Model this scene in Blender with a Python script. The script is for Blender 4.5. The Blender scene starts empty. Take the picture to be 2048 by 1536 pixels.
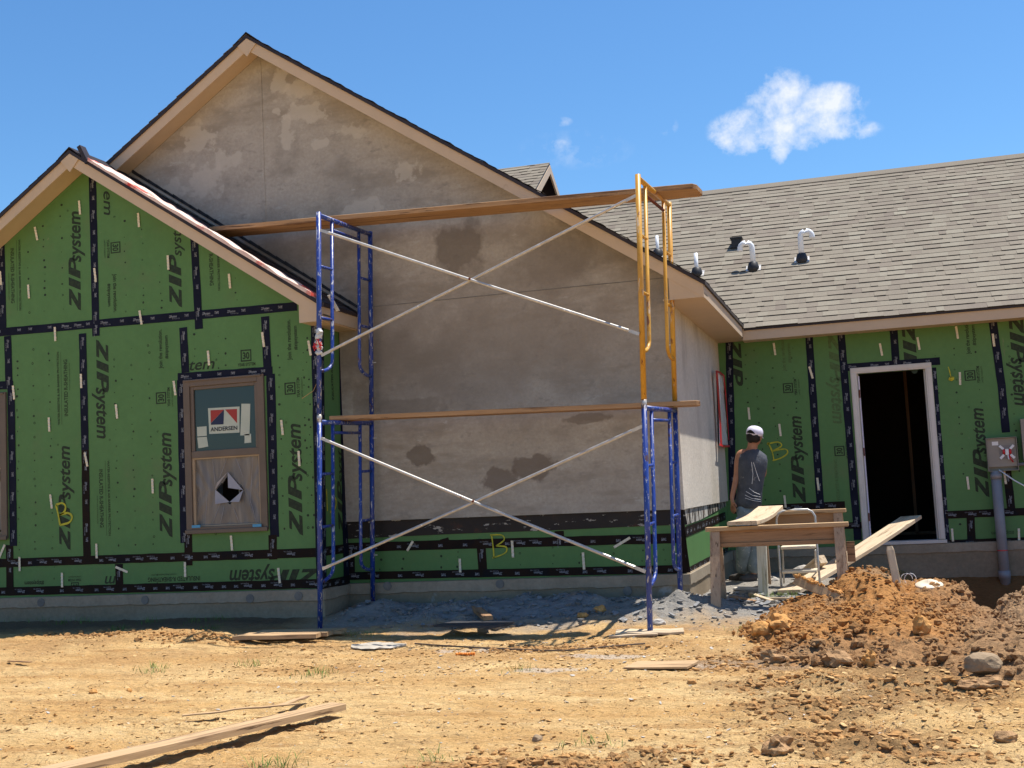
import bpy, bmesh, math, random
import numpy as np
from mathutils import Vector, Matrix, Euler
from mathutils import noise as mn
random.seed(7)
S = bpy.context.scene
COL = S.collection
rad = math.radians

# ------------------------------------------------------------------ camera
F, YAW, PIT, ROL, HC = 2411.0, 0.28592, 0.08965, -0.05054, 1.25   # focal in px of a 2048 px wide frame
def _basis():
    cy, sy, cp, sp = math.cos(YAW), math.sin(YAW), math.cos(PIT), math.sin(PIT)
    fw = Vector((-sy*cp, cy*cp, sp)); r0 = Vector((cy, sy, 0)); u0 = r0.cross(fw)
    cr, sr = math.cos(ROL), math.sin(ROL)
    return r0*cr+u0*sr, -r0*sr+u0*cr, fw
RT, UP, FW = _basis()
CAM = Vector((0, 0, HC))
cd = bpy.data.cameras.new('camera'); co = bpy.data.objects.new('camera', cd); COL.objects.link(co)
co.matrix_world = Matrix(((RT.x, UP.x, -FW.x, CAM.x), (RT.y, UP.y, -FW.y, CAM.y), (RT.z, UP.z, -FW.z, CAM.z), (0, 0, 0, 1)))
cd.sensor_width = 36; cd.sensor_fit = 'HORIZONTAL'; cd.lens = F/2048*36; cd.clip_start = .05; cd.clip_end = 3000
S.camera = co
def ray(x, y): return FW + RT*((x-1024)/F) - UP*((y-768)/F)
def onY(x, y, Y): d = ray(x, y); return CAM + d*(Y/d.y)
def onX(x, y, X): d = ray(x, y); return CAM + d*(X/d.x)
def onZ(x, y, Z=0.): d = ray(x, y); return CAM + d*((Z-HC)/d.z)

# ------------------------------------------------------------------ light, sky, exposure
SUN = Vector((.28, .215, 1)).normalized()
EL = math.asin(SUN.z); AZ = math.atan2(SUN.x, SUN.y)     # azimuth clockwise from +Y
sl = bpy.data.lights.new('sun', 'SUN'); sl.energy = 4.9; sl.angle = rad(.5); sl.color = (1, .955, .88)
so = bpy.data.objects.new('sun', sl); COL.objects.link(so); so.location = (4, 3, 14)
so.rotation_euler = SUN.to_track_quat('Z', 'Y').to_euler()
W = bpy.data.worlds.new('World'); S.world = W; W.use_nodes = True
S.view_settings.view_transform = 'Standard'; S.view_settings.look = 'None'
S.view_settings.exposure = 0.60; S.view_settings.gamma = 1
S.cycles.max_bounces = 8; S.cycles.use_denoising = True

class NT:
    """small node-graph writer"""
    def __init__(s, tree): s.t = tree; s.n = tree.nodes; s.l = tree.links
    def add(s, typ, ins=None, **kw):
        n = s.n.new(typ)
        for k, v in kw.items(): setattr(n, k, v)
        if ins:
            for k, v in ins.items():
                if v is None: continue
                i = n.inputs[k]
                if isinstance(v, bpy.types.NodeSocket): s.l.new(v, i)
                else: i.default_value = v
        return n
    def math(s, op, a, b=0., clamp=False):
        n = s.add('ShaderNodeMath', {0: a, 1: b}, operation=op); n.use_clamp = clamp; return n.outputs[0]
    def noise(s, vec, scale, detail=4, rough=.6, dist=0.):
        return s.add('ShaderNodeTexNoise', {'Vector': vec, 'Scale': scale, 'Detail': detail, 'Roughness': rough, 'Distortion': dist}).outputs['Fac']
    def ramp(s, fac, a, b, lo=0., hi=1.):
        return s.add('ShaderNodeMapRange', {0: fac, 1: a, 2: b, 3: lo, 4: hi}, clamp=True).outputs[0]
    def mix(s, fac, a, b):
        n = s.add('ShaderNodeMix', data_type='RGBA')
        for k, v in ((0, fac), (6, a), (7, b)):
            if isinstance(v, bpy.types.NodeSocket): s.l.new(v, n.inputs[k])
            else: n.inputs[k].default_value = v if k == 0 else (*v[:3], 1)
        return n.outputs[2]
    def scale(s, vec, sx, sy, sz):
        return s.add('ShaderNodeMapping', {'Vector': vec, 'Scale': (sx, sy, sz)}).outputs[0]

# world: physical sky plus fair-weather cloud wisps mapped by direction
w = NT(W.node_tree); w.n.clear()
sky = w.add('ShaderNodeTexSky', sky_type='NISHITA'); sky.sun_disc = False
sky.sun_elevation = EL; sky.sun_rotation = AZ; sky.altitude = 100; sky.air_density = 1.0; sky.dust_density = .4; sky.ozone_density = 2.2
tc = w.add('ShaderNodeTexCoord').outputs['Generated']
def cloudblob(px, py, rx, ry):
    d = ray(px, py).normalized(); r = RT; u = UP
    k = w.add('ShaderNodeVectorMath', {0: tc, 1: tuple(d)}, operation='SUBTRACT').outputs[0]
    a = w.add('ShaderNodeVectorMath', {0: k, 1: tuple(r)}, operation='DOT_PRODUCT').outputs['Value']
    b = w.add('ShaderNodeVectorMath', {0: k, 1: tuple(u)}, operation='DOT_PRODUCT').outputs['Value']
    a = w.math('DIVIDE', a, rx/F); b = w.math('DIVIDE', b, ry/F)
    q = w.math('ADD', w.math('MULTIPLY', a, a), w.math('MULTIPLY', b, b))
    return w.math('SUBTRACT', 1., q)
blobs = [(1560, 200, 72, 62), (1650, 205, 82, 40), (1645, 248, 85, 38), (1500, 265, 88, 52), (1595, 255, 110, 52), (1680, 262, 80, 24), (1560, 298, 30, 34)]
m = None
for b in blobs:
    c = w.math('MAXIMUM', cloudblob(*b), 0.)
    m = c if m is None else w.math('MAXIMUM', m, c)
n1 = w.noise(tc, 26, 9, .62, .25)
n2 = w.noise(tc, 90, 6, .6)
cov = w.math('ADD', w.math('MULTIPLY', m, 1.15), w.math('MULTIPLY', w.math('SUBTRACT', n1, .52), 4.2))
cov = w.math('ADD', cov, w.math('MULTIPLY', w.math('SUBTRACT', n2, .5), 1.5))
cov = w.math('MULTIPLY', w.ramp(cov, .18, 1.55), w.ramp(m, 0., .35))
m2 = None
for b in [(1118, 288, 26, 12), (1337, 252, 20, 20), (1125, 243, 22, 10), (1150, 300, 120, 40), (195, 326, 40, 14)]:
    c = w.math('MAXIMUM', cloudblob(*b), 0.)
    if b[2] > 100: c = w.math('MULTIPLY', c, .45)
    m2 = c if m2 is None else w.math('MAXIMUM', m2, c)
cov2 = w.math('MULTIPLY', w.math('MULTIPLY', m2, w.ramp(w.math('ADD', n1, w.math('MULTIPLY', w.math('SUBTRACT', n2, .5), .8)), .45, .8)), .6)
cov = w.math('MAXIMUM', w.math('MULTIPLY', cov, .9), cov2)
hs = w.add('ShaderNodeHueSaturation', {'Hue': .5, 'Saturation': 1.15, 'Value': 1.0, 'Color': sky.outputs[0]}).outputs[0]
tint = w.add('ShaderNodeMix', data_type='RGBA', blend_type='MULTIPLY'); tint.inputs[0].default_value = 1; w.l.new(hs, tint.inputs[6]); tint.inputs[7].default_value = (.76, .985, 1.11, 1)
cc = w.mix(cov, tint.outputs[2], (6.3, 6.5, 6.9))
bg = w.add('ShaderNodeBackground', {'Color': cc, 'Strength': .102})
wo = w.add('ShaderNodeOutputWorld', {'Surface': bg.outputs[0]})

# ------------------------------------------------------------------ materials
MATS = {}
def lin(c): return tuple((v/255/12.92 if v/255 <= .04045 else ((v/255+.055)/1.055)**2.4) for v in c)
def mat(name, a, b=None, scale=3., lo=.35, hi=.65, rough=.8, bump=0., bscale=40., spots=None, stretch=(1, 1, 1), metal=0., spec=.3, detail=5, fine=None, extra=None):
    """a/b: base colours blended by noise; spots: list of (colour, scale, threshold, width)"""
    M = bpy.data.materials.new(name); M.use_nodes = True; g = NT(M.node_tree); g.n.clear()
    tc = g.add('ShaderNodeTexCoord').outputs['Object']
    v = g.scale(tc, *stretch)
    c = (*a, 1)
    if b is not None: c = g.mix(g.ramp(g.noise(v, scale, detail), lo, hi), a, b)
    if fine:
        f = g.noise(v, fine[0], 3, .7); f = g.ramp(f, .3, .7, 1-fine[1], 1+fine[1])
        mm = g.add('ShaderNodeMix', data_type='RGBA', blend_type='MULTIPLY'); mm.inputs[0].default_value = 1
        if isinstance(c, tuple): mm.inputs[6].default_value = c
        else: g.l.new(c, mm.inputs[6])
        cb = g.add('ShaderNodeCombineColor', {0: f, 1: f, 2: f}); g.l.new(cb.outputs[0], mm.inputs[7]); c = mm.outputs[2]
    for s in (spots or []):
        k = g.noise(v if len(s) < 5 else g.scale(tc, *s[4]), s[1], 5, .65)
        c = g.mix(g.ramp(k, s[2], s[2]+s[3]), c if not isinstance(c, tuple) else c[:3], s[0])
    if extra: c = extra(g, tc, c)
    P = g.add('ShaderNodeBsdfPrincipled', {'Roughness': rough, 'Metallic': metal, 'Specular IOR Level': spec})
    if isinstance(c, tuple): P.inputs['Base Color'].default_value = (*c[:3], 1)
    else: g.l.new(c, P.inputs['Base Color'])
    if bump:
        bn = g.add('ShaderNodeBump', {'Strength': 1., 'Distance': bump, 'Height': g.noise(v, bscale, 6, .65)})
        g.l.new(bn.outputs[0], P.inputs['Normal'])
    g.add('ShaderNodeOutputMaterial', {'Surface': P.outputs[0]})
    MATS[name] = M; return M

def blobmask(g, tc, cx, cz, rx, rz, amp=.45, nsc=3.2, axis='xz', edge=.12):
    """a stain: ellipse on a wall with a noise-torn outline (object coordinates)"""
    sp = g.add('ShaderNodeSeparateXYZ', {0: tc})
    ax = sp.outputs[0] if axis == 'xz' else sp.outputs[1]
    a = g.math('DIVIDE', g.math('SUBTRACT', ax, cx), rx); b = g.math('DIVIDE', g.math('SUBTRACT', sp.outputs[2], cz), rz)
    q = g.math('SQRT', g.math('ADD', g.math('MULTIPLY', a, a), g.math('MULTIPLY', b, b)))
    n = g.math('MULTIPLY', g.math('SUBTRACT', g.noise(tc, nsc, 5, .6), .5), amp*4)
    return g.ramp(g.math('ADD', q, n), 1-edge, 1+edge, 1, 0)

YL, YM, XS, XL, YR = 11.17, 11.78, -1.80, -5.36, 15.5     # wall planes: left gable, main gable, right side, left side, right wing

def stucco_extra(g, tc, c):
    def col(m, k, o):
        return g.mix(g.math('MULTIPLY', m, o), c_[0], k)
    c_ = [c]
    def put(px, py, rx, rz, k, o, **kw):
        p = onY(px, py, YM); mk = blobmask(g, tc, p.x, p.z, rx, rz, **kw); c_[0] = col(mk, k, o)
    damp = (.118, .10, .082); lightp = (.50, .465, .405); darkp = (.16, .135, .11)
    put(925, 492, .27, .30, damp, .68, edge=.2, amp=.7, nsc=2.5); put(1000, 690, 1.6, .45, (.19, .165, .135), .45, edge=.8); put(1105, 520, .40, .30, darkp, .5, edge=.35)
    put(800, 730, .55, .5, darkp, .5, edge=.6); put(1000, 650, 1.5, .8, (.24, .2, .165), .35, edge=.7)
    put(520, 545, .5, .5, darkp, .5, edge=.6); put(640, 480, .9, .22, darkp, .4, edge=.5); put(700, 640, .35, .9, darkp, .4, edge=.6); put(1230, 470, .5, .35, darkp, .35, edge=.5); put(940, 760, .5, .2, (.22, .19, .16), .35, edge=.4)
    put(842, 912, .15, .10, (.15, .125, .10), .75, nsc=6); put(1000, 960, .19, .12, (.17, .14, .115), .8, nsc=6); put(1070, 935, .23, .13, (.165, .135, .11), .8, nsc=6)
    put(1170, 838, .22, .05, (.18, .15, .12), .7, nsc=6); put(820, 812, .42, .09, (.185, .155, .125), .55, nsc=5); put(725, 805, .1, .22, (.19, .16, .13), .4, nsc=6)
    for q in [(617, 225, .2, .11), (575, 270, .07, .16), (395, 275, .2, .16), (455, 320, .18, .09), (410, 365, .2, .18), (600, 180, .16, .1), (705, 262, .14, .07), (560, 165, .12, .14), (728, 420, .2, .1), (555, 225, .05, .04), (640, 290, .1, .05), (810, 345, .12, .1), (340, 385, .14, .12)]:
        put(q[0], q[1], q[2], q[3], lightp, .65, amp=1.0, nsc=7.5, edge=.16)
    # damp strip where plaster meets the raking soffit
    return c_[0]
mat('stucco', (.345, .315, .272), (.41, .378, .33), 1.6, .3, .7, rough=.92, bump=.005, bscale=20, fine=(30, .10), spots=[((.37, .345, .31), 2.6, .60, .1), ((.29, .258, .215), 2.0, .50, .16, (.55, 1, 1.7)), ((.245, .222, .19), 1.3, .54, .2, (1, 1, 1.5)), ((.42, .40, .36), 3.5, .62, .07, (1, 1, 2.2)), ((.27, .25, .22), 6, .58, .14, (1, 1, 1.8))], extra=stucco_extra, spec=.15)
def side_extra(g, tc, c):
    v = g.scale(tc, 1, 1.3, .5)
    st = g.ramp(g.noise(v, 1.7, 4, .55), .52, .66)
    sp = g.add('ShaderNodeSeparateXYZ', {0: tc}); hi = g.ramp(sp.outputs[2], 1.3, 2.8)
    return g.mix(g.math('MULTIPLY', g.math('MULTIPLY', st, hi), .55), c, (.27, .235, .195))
mat('stucco_sunlit', (.48, .435, .37), (.57, .52, .45), 1.4, .3, .7, rough=.92, bump=.005, bscale=24, fine=(34, .12), extra=side_extra, spec=.15)  # paler copy of stucco, sunlight on the side wall put into its colour
mat('sheathing', (.074, .178, .055), (.090, .206, .068), .9, .3, .7, rough=.62, bump=.0008, bscale=9, fine=(14, .05), spots=[((.10, .17, .065), 1.3, .58, .2), ((.16, .2, .10), 9, .70, .05), ((.17, .19, .11), 2.2, .68, .06, (3, 3, .5))], spec=.35)
mat('tape', (.006, .008, .02), (.010, .012, .028), 4, rough=.6, bump=.002, bscale=14, spots=[((.04, .024, .015), 3.2, .68, .1)], spec=.1)
mat('tape_low', (.011, .008, .007), (.02, .011, .008), 4, rough=.65, bump=.002, bscale=14, spots=[((.008, .008, .012), 3, .55, .1), ((.06, .032, .018), 9, .68, .08)], spec=.1)
mat('membrane', (.017, .013, .013), (.03, .02, .017), 3, rough=.5, bump=.004, bscale=9, spec=.4)
mat('membrane_splash', (.02, .016, .016), (.03, .024, .02), 3, rough=.7, bump=.004, bscale=9, spots=[((.38, .35, .30), 8, .60, .03, (.7, 1, 2.4)), ((.07, .03, .02), 3, .6, .1)], spec=.3)
mat('membrane_drips', (.02, .016, .016), (.03, .024, .02), 3, rough=.7, spots=[((.5, .47, .41), 7, .50, .05, (1, 2.6, .5)), ((.12, .09, .07), 9, .56, .06)], spec=.2)
mat('silver_film', (.66, .68, .70), (.78, .80, .82), 7, rough=.25, bump=.012, bscale=9, spec=.8)
mat('ink', (.014, .024, .012), (.03, .052, .02), 30, .45, .75, rough=.6)
mat('ink_faint', (.055, .10, .035), (.085, .155, .055), 30, rough=.6)
mat('tape_ink', (.30, .32, .36), (.16, .17, .2), 20, rough=.6)
mat('tan_paint', (.50, .385, .27), (.53, .41, .29), .8, rough=.55, bump=.0006, bscale=6, fine=(5, .035), spots=[((.40, .29, .19), 2.5, .68, .1)], spec=.3)
mat('drip_edge', (.022, .016, .02), (.035, .026, .028), 5, rough=.5)
mat('concrete', (.22, .17, .112), (.28, .222, .155), 1.3, rough=.9, bump=.003, bscale=18, fine=(25, .12), spots=[((.33, .31, .28), 1.9, .64, .05), ((.12, .10, .08), 1.2, .6, .15)], spec=.2)
mat('concrete_lip', (.27, .222, .162), (.33, .275, .205), 3, rough=.9, bump=.004, bscale=20, fine=(25, .12), spec=.2)
mat('form_mark', (.14, .13, .12), (.2, .185, .165), 12, rough=.9)
mat('taupe', (.115, .084, .062), (.135, .098, .075), 4, rough=.45, spec=.4)
mat('sash_trim', (.35, .26, .17), (.40, .3, .2), 4, rough=.5)
mat('white_trim', (.56, .53, .50), (.62, .59, .56), 3, rough=.5, fine=(9, .05), spots=[((.42, .38, .33), 5, .7, .06)])
mat('paper', (.42, .47, .40), (.47, .51, .44), 6, rough=.8)
mat('red_print', (.33, .045, .04), rough=.7); mat('navy_print', (.02, .03, .075), rough=.7); mat('black_print', (.015, .018, .03), rough=.7)
mat('cyan_tape', (.08, .30, .50), rough=.5)
mat('dark_room', (.02, .014, .01), (.03, .02, .014), 2, rough=.95)  # near-black colour stands in for the unlit rooms
mat('stud_wood', (.20, .11, .06), (.28, .16, .09), 3, rough=.8, stretch=(6, 6, .6))
mat('yellow_spray', (.52, .47, .03), (.30, .33, .04), 22, .35, .7, rough=.6)
mat('tie_metal', (.58, .54, .42), (.72, .68, .55), 30, rough=.5, metal=.0, spots=[((.25, .22, .15), 60, .6, .08)])
mat('pvc', (.80, .82, .84), (.74, .76, .78), 4, rough=.32, spec=.5)
mat('pvc_gray', (.20, .20, .22), (.25, .245, .26), 3, rough=.45, spots=[((.30, .25, .19), 3, .62, .1)])
mat('rubber', (.018, .019, .022), (.03, .03, .034), 6, rough=.5)
mat('blue_paint', (.009, .03, .19), (.014, .05, .28), 5, rough=.38, spec=.5, stretch=(1, 1, .45), fine=(60, .12), spots=[((.42, .42, .44), 46, .575, .05, (1, 1, .35)), ((.30, .32, .38), 8, .65, .06, (1, 1, .3)), ((.07, .03, .03), 22, .62, .05, (1, 1, .5))])
mat('blue_clean', (.01, .05, .42), (.014, .06, .46), 5, rough=.35, spec=.5, spots=[((.45, .45, .5), 30, .70, .05, (1, 1, .35))])
mat('yellow_paint', (.50, .235, .02), (.60, .32, .035), 6, rough=.42, spec=.45, stretch=(1, 1, .4), fine=(60, .1), spots=[((.13, .035, .02), 16, .62, .04, (1, 1, .4)), ((.55, .43, .30), 24, .60, .05, (1, 1, .3)), ((.30, .12, .03), 8, .6, .08)])
mat('rust', (.10, .025, .018), (.18, .05, .025), 20, rough=.8)
mat('galv', (.42, .40, .37), (.55, .52, .48), 14, rough=.38, metal=.35, spots=[((.30, .13, .07), 12, .66, .06), ((.75, .73, .7), 20, .62, .05)])
def woodmat(name, a, b, dark, axis, sc=1.):
    st = {'x': (.5, 9, 9), 'y': (9, .5, 9), 'z': (9, 9, .5)}[axis]
    return mat(name, a, b, 3.2*sc, .3, .7, rough=.78, stretch=st, bump=.0012, bscale=9, spots=[(dark, 1.6*sc, .54, .10), (tuple(v*.6 for v in dark), 4.2*sc, .60, .06), (tuple(v*.5 for v in dark), 6, .72, .03, (1, 1, 1))], fine=(12, .1), spec=.2)
woodmat('plank_wood', (.33, .19, .095), (.43, .27, .145), (.16, .09, .05), 'x')
woodmat('lumber_x', (.42, .27, .14), (.52, .35, .195), (.25, .15, .08), 'x')
woodmat('lumber_x_dark', (.28, .16, .08), (.37, .22, .12), (.15, .085, .045), 'x')
woodmat('lumber_z', (.36, .24, .15), (.46, .32, .21), (.23, .14, .085), 'z')
woodmat('lumber_pale', (.48, .365, .24), (.58, .455, .31), (.33, .23, .14), 'x')
woodmat('post_pale', (.60, .57, .45), (.68, .65, .54), (.44, .4, .26), 'z')
mat('skin', (.30, .135, .075), (.37, .175, .10), 8, rough=.5, spec=.4, fine=(30, .08))
mat('hair', (.012, .009, .008), rough=.6)
mat('cap_white', (.72, .70, .80), (.62, .58, .74), 30, rough=.8)
mat('shirt', (.055, .062, .078), (.09, .098, .115), 7, rough=.9, bump=.03, bscale=5, spots=[((.22, .21, .2), 16, .63, .05), ((.05, .055, .07), 6, .55, .1)])
mat('shirt_stripe', (.75, .74, .74), rough=.9)
mat('jeans', (.15, .19, .21), (.23, .28, .30), 9, rough=.9, bump=.03, bscale=6, spots=[((.45, .46, .45), 16, .60, .05), ((.09, .12, .17), 5, .55, .1)])
mat('shoe', (.05, .045, .045), (.08, .07, .06), 20, rough=.7); mat('sole', (.5, .44, .36), (.4, .34, .27), 12, rough=.7)
mat('red_film', (.62, .02, .03), (.45, .012, .02), 8, rough=.4, spec=.5)
mat('flap_film', (.27, .27, .31), (.34, .33, .36), 5, rough=.4)
mat('clear_film', (.46, .48, .50), (.6, .62, .64), 7, rough=.25, bump=.01, bscale=14, spec=.7)
mat('underlay', (.72, .50, .42), (.80, .62, .52), 4, rough=.6, bump=.01, bscale=7, spots=[((.62, .07, .05), 2.0, .52, .1, (1.2, 1.2, 1.2))])
mat('churn_soil', (.48, .26, .10), (.30, .165, .07), 5, rough=.97, bump=.02, bscale=18, fine=(25, .25), spec=.05)
mat('sand_flake', (.60, .40, .19), (.38, .22, .09), 4, rough=.95, fine=(30, .2), spec=.05)
mat('dusty_film', (.40, .35, .28), (.52, .46, .38), 9, rough=.4, bump=.01, bscale=20, spec=.5)
mat('mortar_lump', (.20, .20, .20), (.30, .29, .28), 9, rough=.95, bump=.01, bscale=20)
mat('mortar', (.25, .25, .25), (.33, .325, .315), 5, rough=.95, bump=.02, bscale=16, fine=(30, .2), spec=.1)
mat('metal_box', (.24, .215, .19), (.27, .245, .215), 3, rough=.5, metal=.3)
mat('meter_inside', (.2, .18, .17), rough=.6)
mat('white_plastic', (.72, .72, .73), rough=.5); mat('bucket', (.62, .52, .37), (.68, .58, .43), 5, rough=.6)
mat('orange_tape', (.85, .30, .05), (.7, .2, .03), 20, rough=.5)
mat('grass', (.10, .16, .03), (.18, .24, .05), 10, rough=.8)
mat('dry_straw', (.42, .28, .13), (.26, .15, .06), 12, rough=.9)
mat('rope', (.10, .07, .05), rough=.9)
mat('black_board', (.03, .03, .035), (.05, .05, .055), 8, rough=.6)
mat('rock', (.25, .175, .105), (.34, .24, .145), 5, rough=.9, bump=.012, bscale=12, fine=(30, .12))
mat('clod_orange', (.50, .235, .065), (.58, .30, .10), 6, rough=.95, bump=.02, bscale=16, fine=(25, .18))
mat('clod_brown', (.33, .185, .085), (.42, .25, .12), 6, rough=.97, bump=.03, bscale=16, fine=(25, .25))
mat('clod_dark', (.22, .13, .065), (.32, .20, .11), 7, rough=.97, bump=.03, bscale=16, fine=(25, .25))
mat('concrete_chunk', (.42, .38, .33), (.5, .46, .4), 9, rough=.95, bump=.01, bscale=20)

# shingles: tone is a per-face attribute (each tab its own granule blend; front edges painted shadow-dark)
def shingle_mat(name, c1, c2, c3):
    M = bpy.data.materials.new(name); M.use_nodes = True; g = NT(M.node_tree); g.n.clear()
    tc = g.add('ShaderNodeTexCoord').outputs['Object']
    at = g.add('ShaderNodeAttribute', attribute_name='tone').outputs['Fac']
    c = g.mix(g.ramp(at, 0, .5), c1, c2); c = g.mix(g.ramp(at, .5, 1), c, c3)
    f = g.ramp(g.noise(tc, 90, 3, .8), .25, .75, .74, 1.26)
    f = g.math('MULTIPLY', f, g.ramp(g.noise(tc, .8, 3), .3, .7, .93, 1.07))
    cb = g.add('ShaderNodeCombineColor', {0: f, 1: f, 2: f}).outputs[0]
    mm = g.add('ShaderNodeMix', data_type='RGBA', blend_type='MULTIPLY'); mm.inputs[0].default_value = 1
    g.l.new(c, mm.inputs[6]); g.l.new(cb, mm.inputs[7])
    fin = g.mix(g.ramp(at, -.6, -.4, 1, 0), mm.outputs[2], (.045, .038, .032))  # negative tone: course shadow lines painted dark on tab fronts
    P = g.add('ShaderNodeBsdfPrincipled', {'Roughness': .95, 'Specular IOR Level': .15, 'Base Color': fin})
    g.add('ShaderNodeOutputMaterial', {'Surface': P.outputs[0]}); MATS[name] = M
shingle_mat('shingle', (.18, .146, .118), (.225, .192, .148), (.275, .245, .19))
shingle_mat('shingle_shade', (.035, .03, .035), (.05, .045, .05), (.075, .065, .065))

# ------------------------------------------------------------------ mesh helpers
_ico = {}
class MB:
    def __init__(s): s.v = []; s.f = []; s.tone = None
    def add(s, vs, fs):
        o = len(s.v); s.v += [tuple(v) for v in vs]; s.f += [tuple(i+o for i in f) for f in fs]
    def box(s, x0, x1, y0, y1, z0, z1):
        s.add([(x0, y0, z0), (x1, y0, z0), (x1, y1, z0), (x0, y1, z0), (x0, y0, z1), (x1, y0, z1), (x1, y1, z1), (x0, y1, z1)],
              [(0, 3, 2, 1), (4, 5, 6, 7), (0, 1, 5, 4), (1, 2, 6, 5), (2, 3, 7, 6), (3, 0, 4, 7)])
    def prism(s, poly, off):
        """poly: 3D points of a planar polygon, off: extrusion vector"""
        n = len(poly); off = Vector(off); a = [Vector(p) for p in poly]
        s.add([*a, *[p+off for p in a]], [tuple(range(n)), tuple(range(2*n-1, n-1, -1))] + [((i+1) % n, i, n+i, n+(i+1) % n) for i in range(n)])
    def obox(s, c, ux, uy, uz, sx, sy, sz):
        """oriented box centred at c with half sizes"""
        c = Vector(c); ux = Vector(ux).normalized()*sx; uy = Vector(uy).normalized()*sy; uz = Vector(uz).normalized()*sz
        s.add([c+a*ux+b*uy+d*uz for d in (-1, 1) for a, b in ((-1, -1), (1, -1), (1, 1), (-1, 1))],
              [(0, 3, 2, 1), (4, 5, 6, 7), (0, 1, 5, 4), (1, 2, 6, 5), (2, 3, 7, 6), (3, 0, 4, 7)])
    def board(s, a, b, w, t, side=None, wob=0., n=1):
        """a plank from a to b: width w along 'side', thickness t; centre line"""
        a = Vector(a); b = Vector(b); d = (b-a).normalized(); sd = Vector(side) if side else Vector((0, 0, 1)).cross(d)
        sd = (sd - d*sd.dot(d)).normalized(); up = d.cross(sd).normalized()
        ring = []
        for i in range(n+1):
            k = i/n; c = a.lerp(b, k) + up*(wob*math.sin(k*math.pi)) 
            ring.append([c-sd*w/2-up*t/2, c+sd*w/2-up*t/2, c+sd*w/2+up*t/2, c-sd*w/2+up*t/2])
        s.loft(ring)
    def loft(s, rings, caps=True):
        o = len(s.v); m = len(rings[0])
        for r in rings: s.v += [tuple(p) for p in r]
        for i in range(len(rings)-1):
            for j in range(m):
                s.f.append((o+i*m+j, o+i*m+(j+1) % m, o+(i+1)*m+(j+1) % m, o+(i+1)*m+j))
        if caps: s.f.append(tuple(o+j for j in range(m-1, -1, -1))); s.f.append(tuple(o+(len(rings)-1)*m+j for j in range(m)))
    def tube(s, pts, r, k=8, caps=True):
        pts = [Vector(p) for p in pts]; rings = []; ref = None
        rr = r if isinstance(r, (list, tuple)) else [r]*len(pts)
        for i, p in enumerate(pts):
            d = (pts[min(i+1, len(pts)-1)]-pts[max(i-1, 0)]).normalized()
            if ref is None: ref = Vector((0, 0, 1)) if abs(d.z) < .9 else Vector((1, 0, 0))
            a = d.cross(ref).normalized(); b = d.cross(a).normalized(); ref = -b if False else ref
            rings.append([p+(a*math.cos(t*2*math.pi/k)+b*math.sin(t*2*math.pi/k))*rr[i] for t in range(k)])
        s.loft(rings, caps)
    def blob(s, c, rx, ry, rz, amp=.25, sub=2, seed=0, rot=0., freq=1.6, ang=.0):
        if sub not in _ico:
            bm = bmesh.new(); bmesh.ops.create_icosphere(bm, subdivisions=sub, radius=1); _ico[sub] = ([v.co.copy() for v in bm.verts], [tuple(v.index for v in f.verts) for f in bm.faces]); bm.free()
        cr, sr = math.cos(rot), math.sin(rot); o = Vector((seed*3.1, seed*1.7, seed*.7)); vs = []
        for p in _ico[sub][0]:
            k = 1+amp*mn.noise(p*freq+o)*1.6+amp*.5*mn.noise(p*freq*2.6+o)
            if ang: k = k*(1-ang)+ang*round(k*3)/3
            q = Vector((p.x*rx*k, p.y*ry*k, p.z*rz*k)); vs.append((c[0]+q.x*cr-q.y*sr, c[1]+q.x*sr+q.y*cr, c[2]+q.z))
        s.add(vs, _ico[sub][1])
    def build(s, name, m, parent=None, smooth=False, bevel=0., label=None, loc=None):
        me = bpy.data.meshes.new(name)
        if loc is not None: L = Vector(loc); s.v = [tuple(Vector(v)-L) for v in s.v]
        elif parent is not None:
            L = Vector(parent['_w']) if '_w' in parent else Vector((0, 0, 0)); s.v = [tuple(Vector(v)-L) for v in s.v]
        me.from_pydata(s.v, [], s.f); me.validate()
        if m: me.materials.append(MATS[m] if isinstance(m, str) else m)
        bm = bmesh.new(); bm.from_mesh(me); bmesh.ops.recalc_face_normals(bm, faces=bm.faces); bm.to_mesh(me); bm.free()
        if s.tone is not None:
            at = me.attributes.new('tone', 'FLOAT', 'FACE'); at.data.foreach_set('value', s.tone)
        if smooth: me.polygons.foreach_set('use_smooth', [True]*len(me.polygons))
        o = bpy.data.objects.new(name, me); COL.objects.link(o)
        if loc is not None: o.location = loc
        if parent is not None: o.parent = parent
        if bevel:
            b = o.modifiers.new('bevel', 'BEVEL'); b.width = bevel; b.segments = 2; b.limit_method = 'ANGLE'
        if label: o['label'] = label
        o['_w'] = tuple(loc) if loc is not None else (tuple(parent['_w']) if parent is not None and '_w' in parent else (0., 0., 0.))
        return o
def tag(o, label, cat, group=None, kind=None):
    o['label'] = label; o['category'] = cat
    if group: o['group'] = group
    if kind: o['kind'] = kind
    return o
def thing(name, loc, label, cat, group=None):
    o = bpy.data.objects.new(name, None); COL.objects.link(o); o.location = loc; o.empty_display_size = .2
    o['_w'] = tuple(loc); return tag(o, label, cat, group)
def struct(o): o['kind'] = 'structure'; return o

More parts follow.
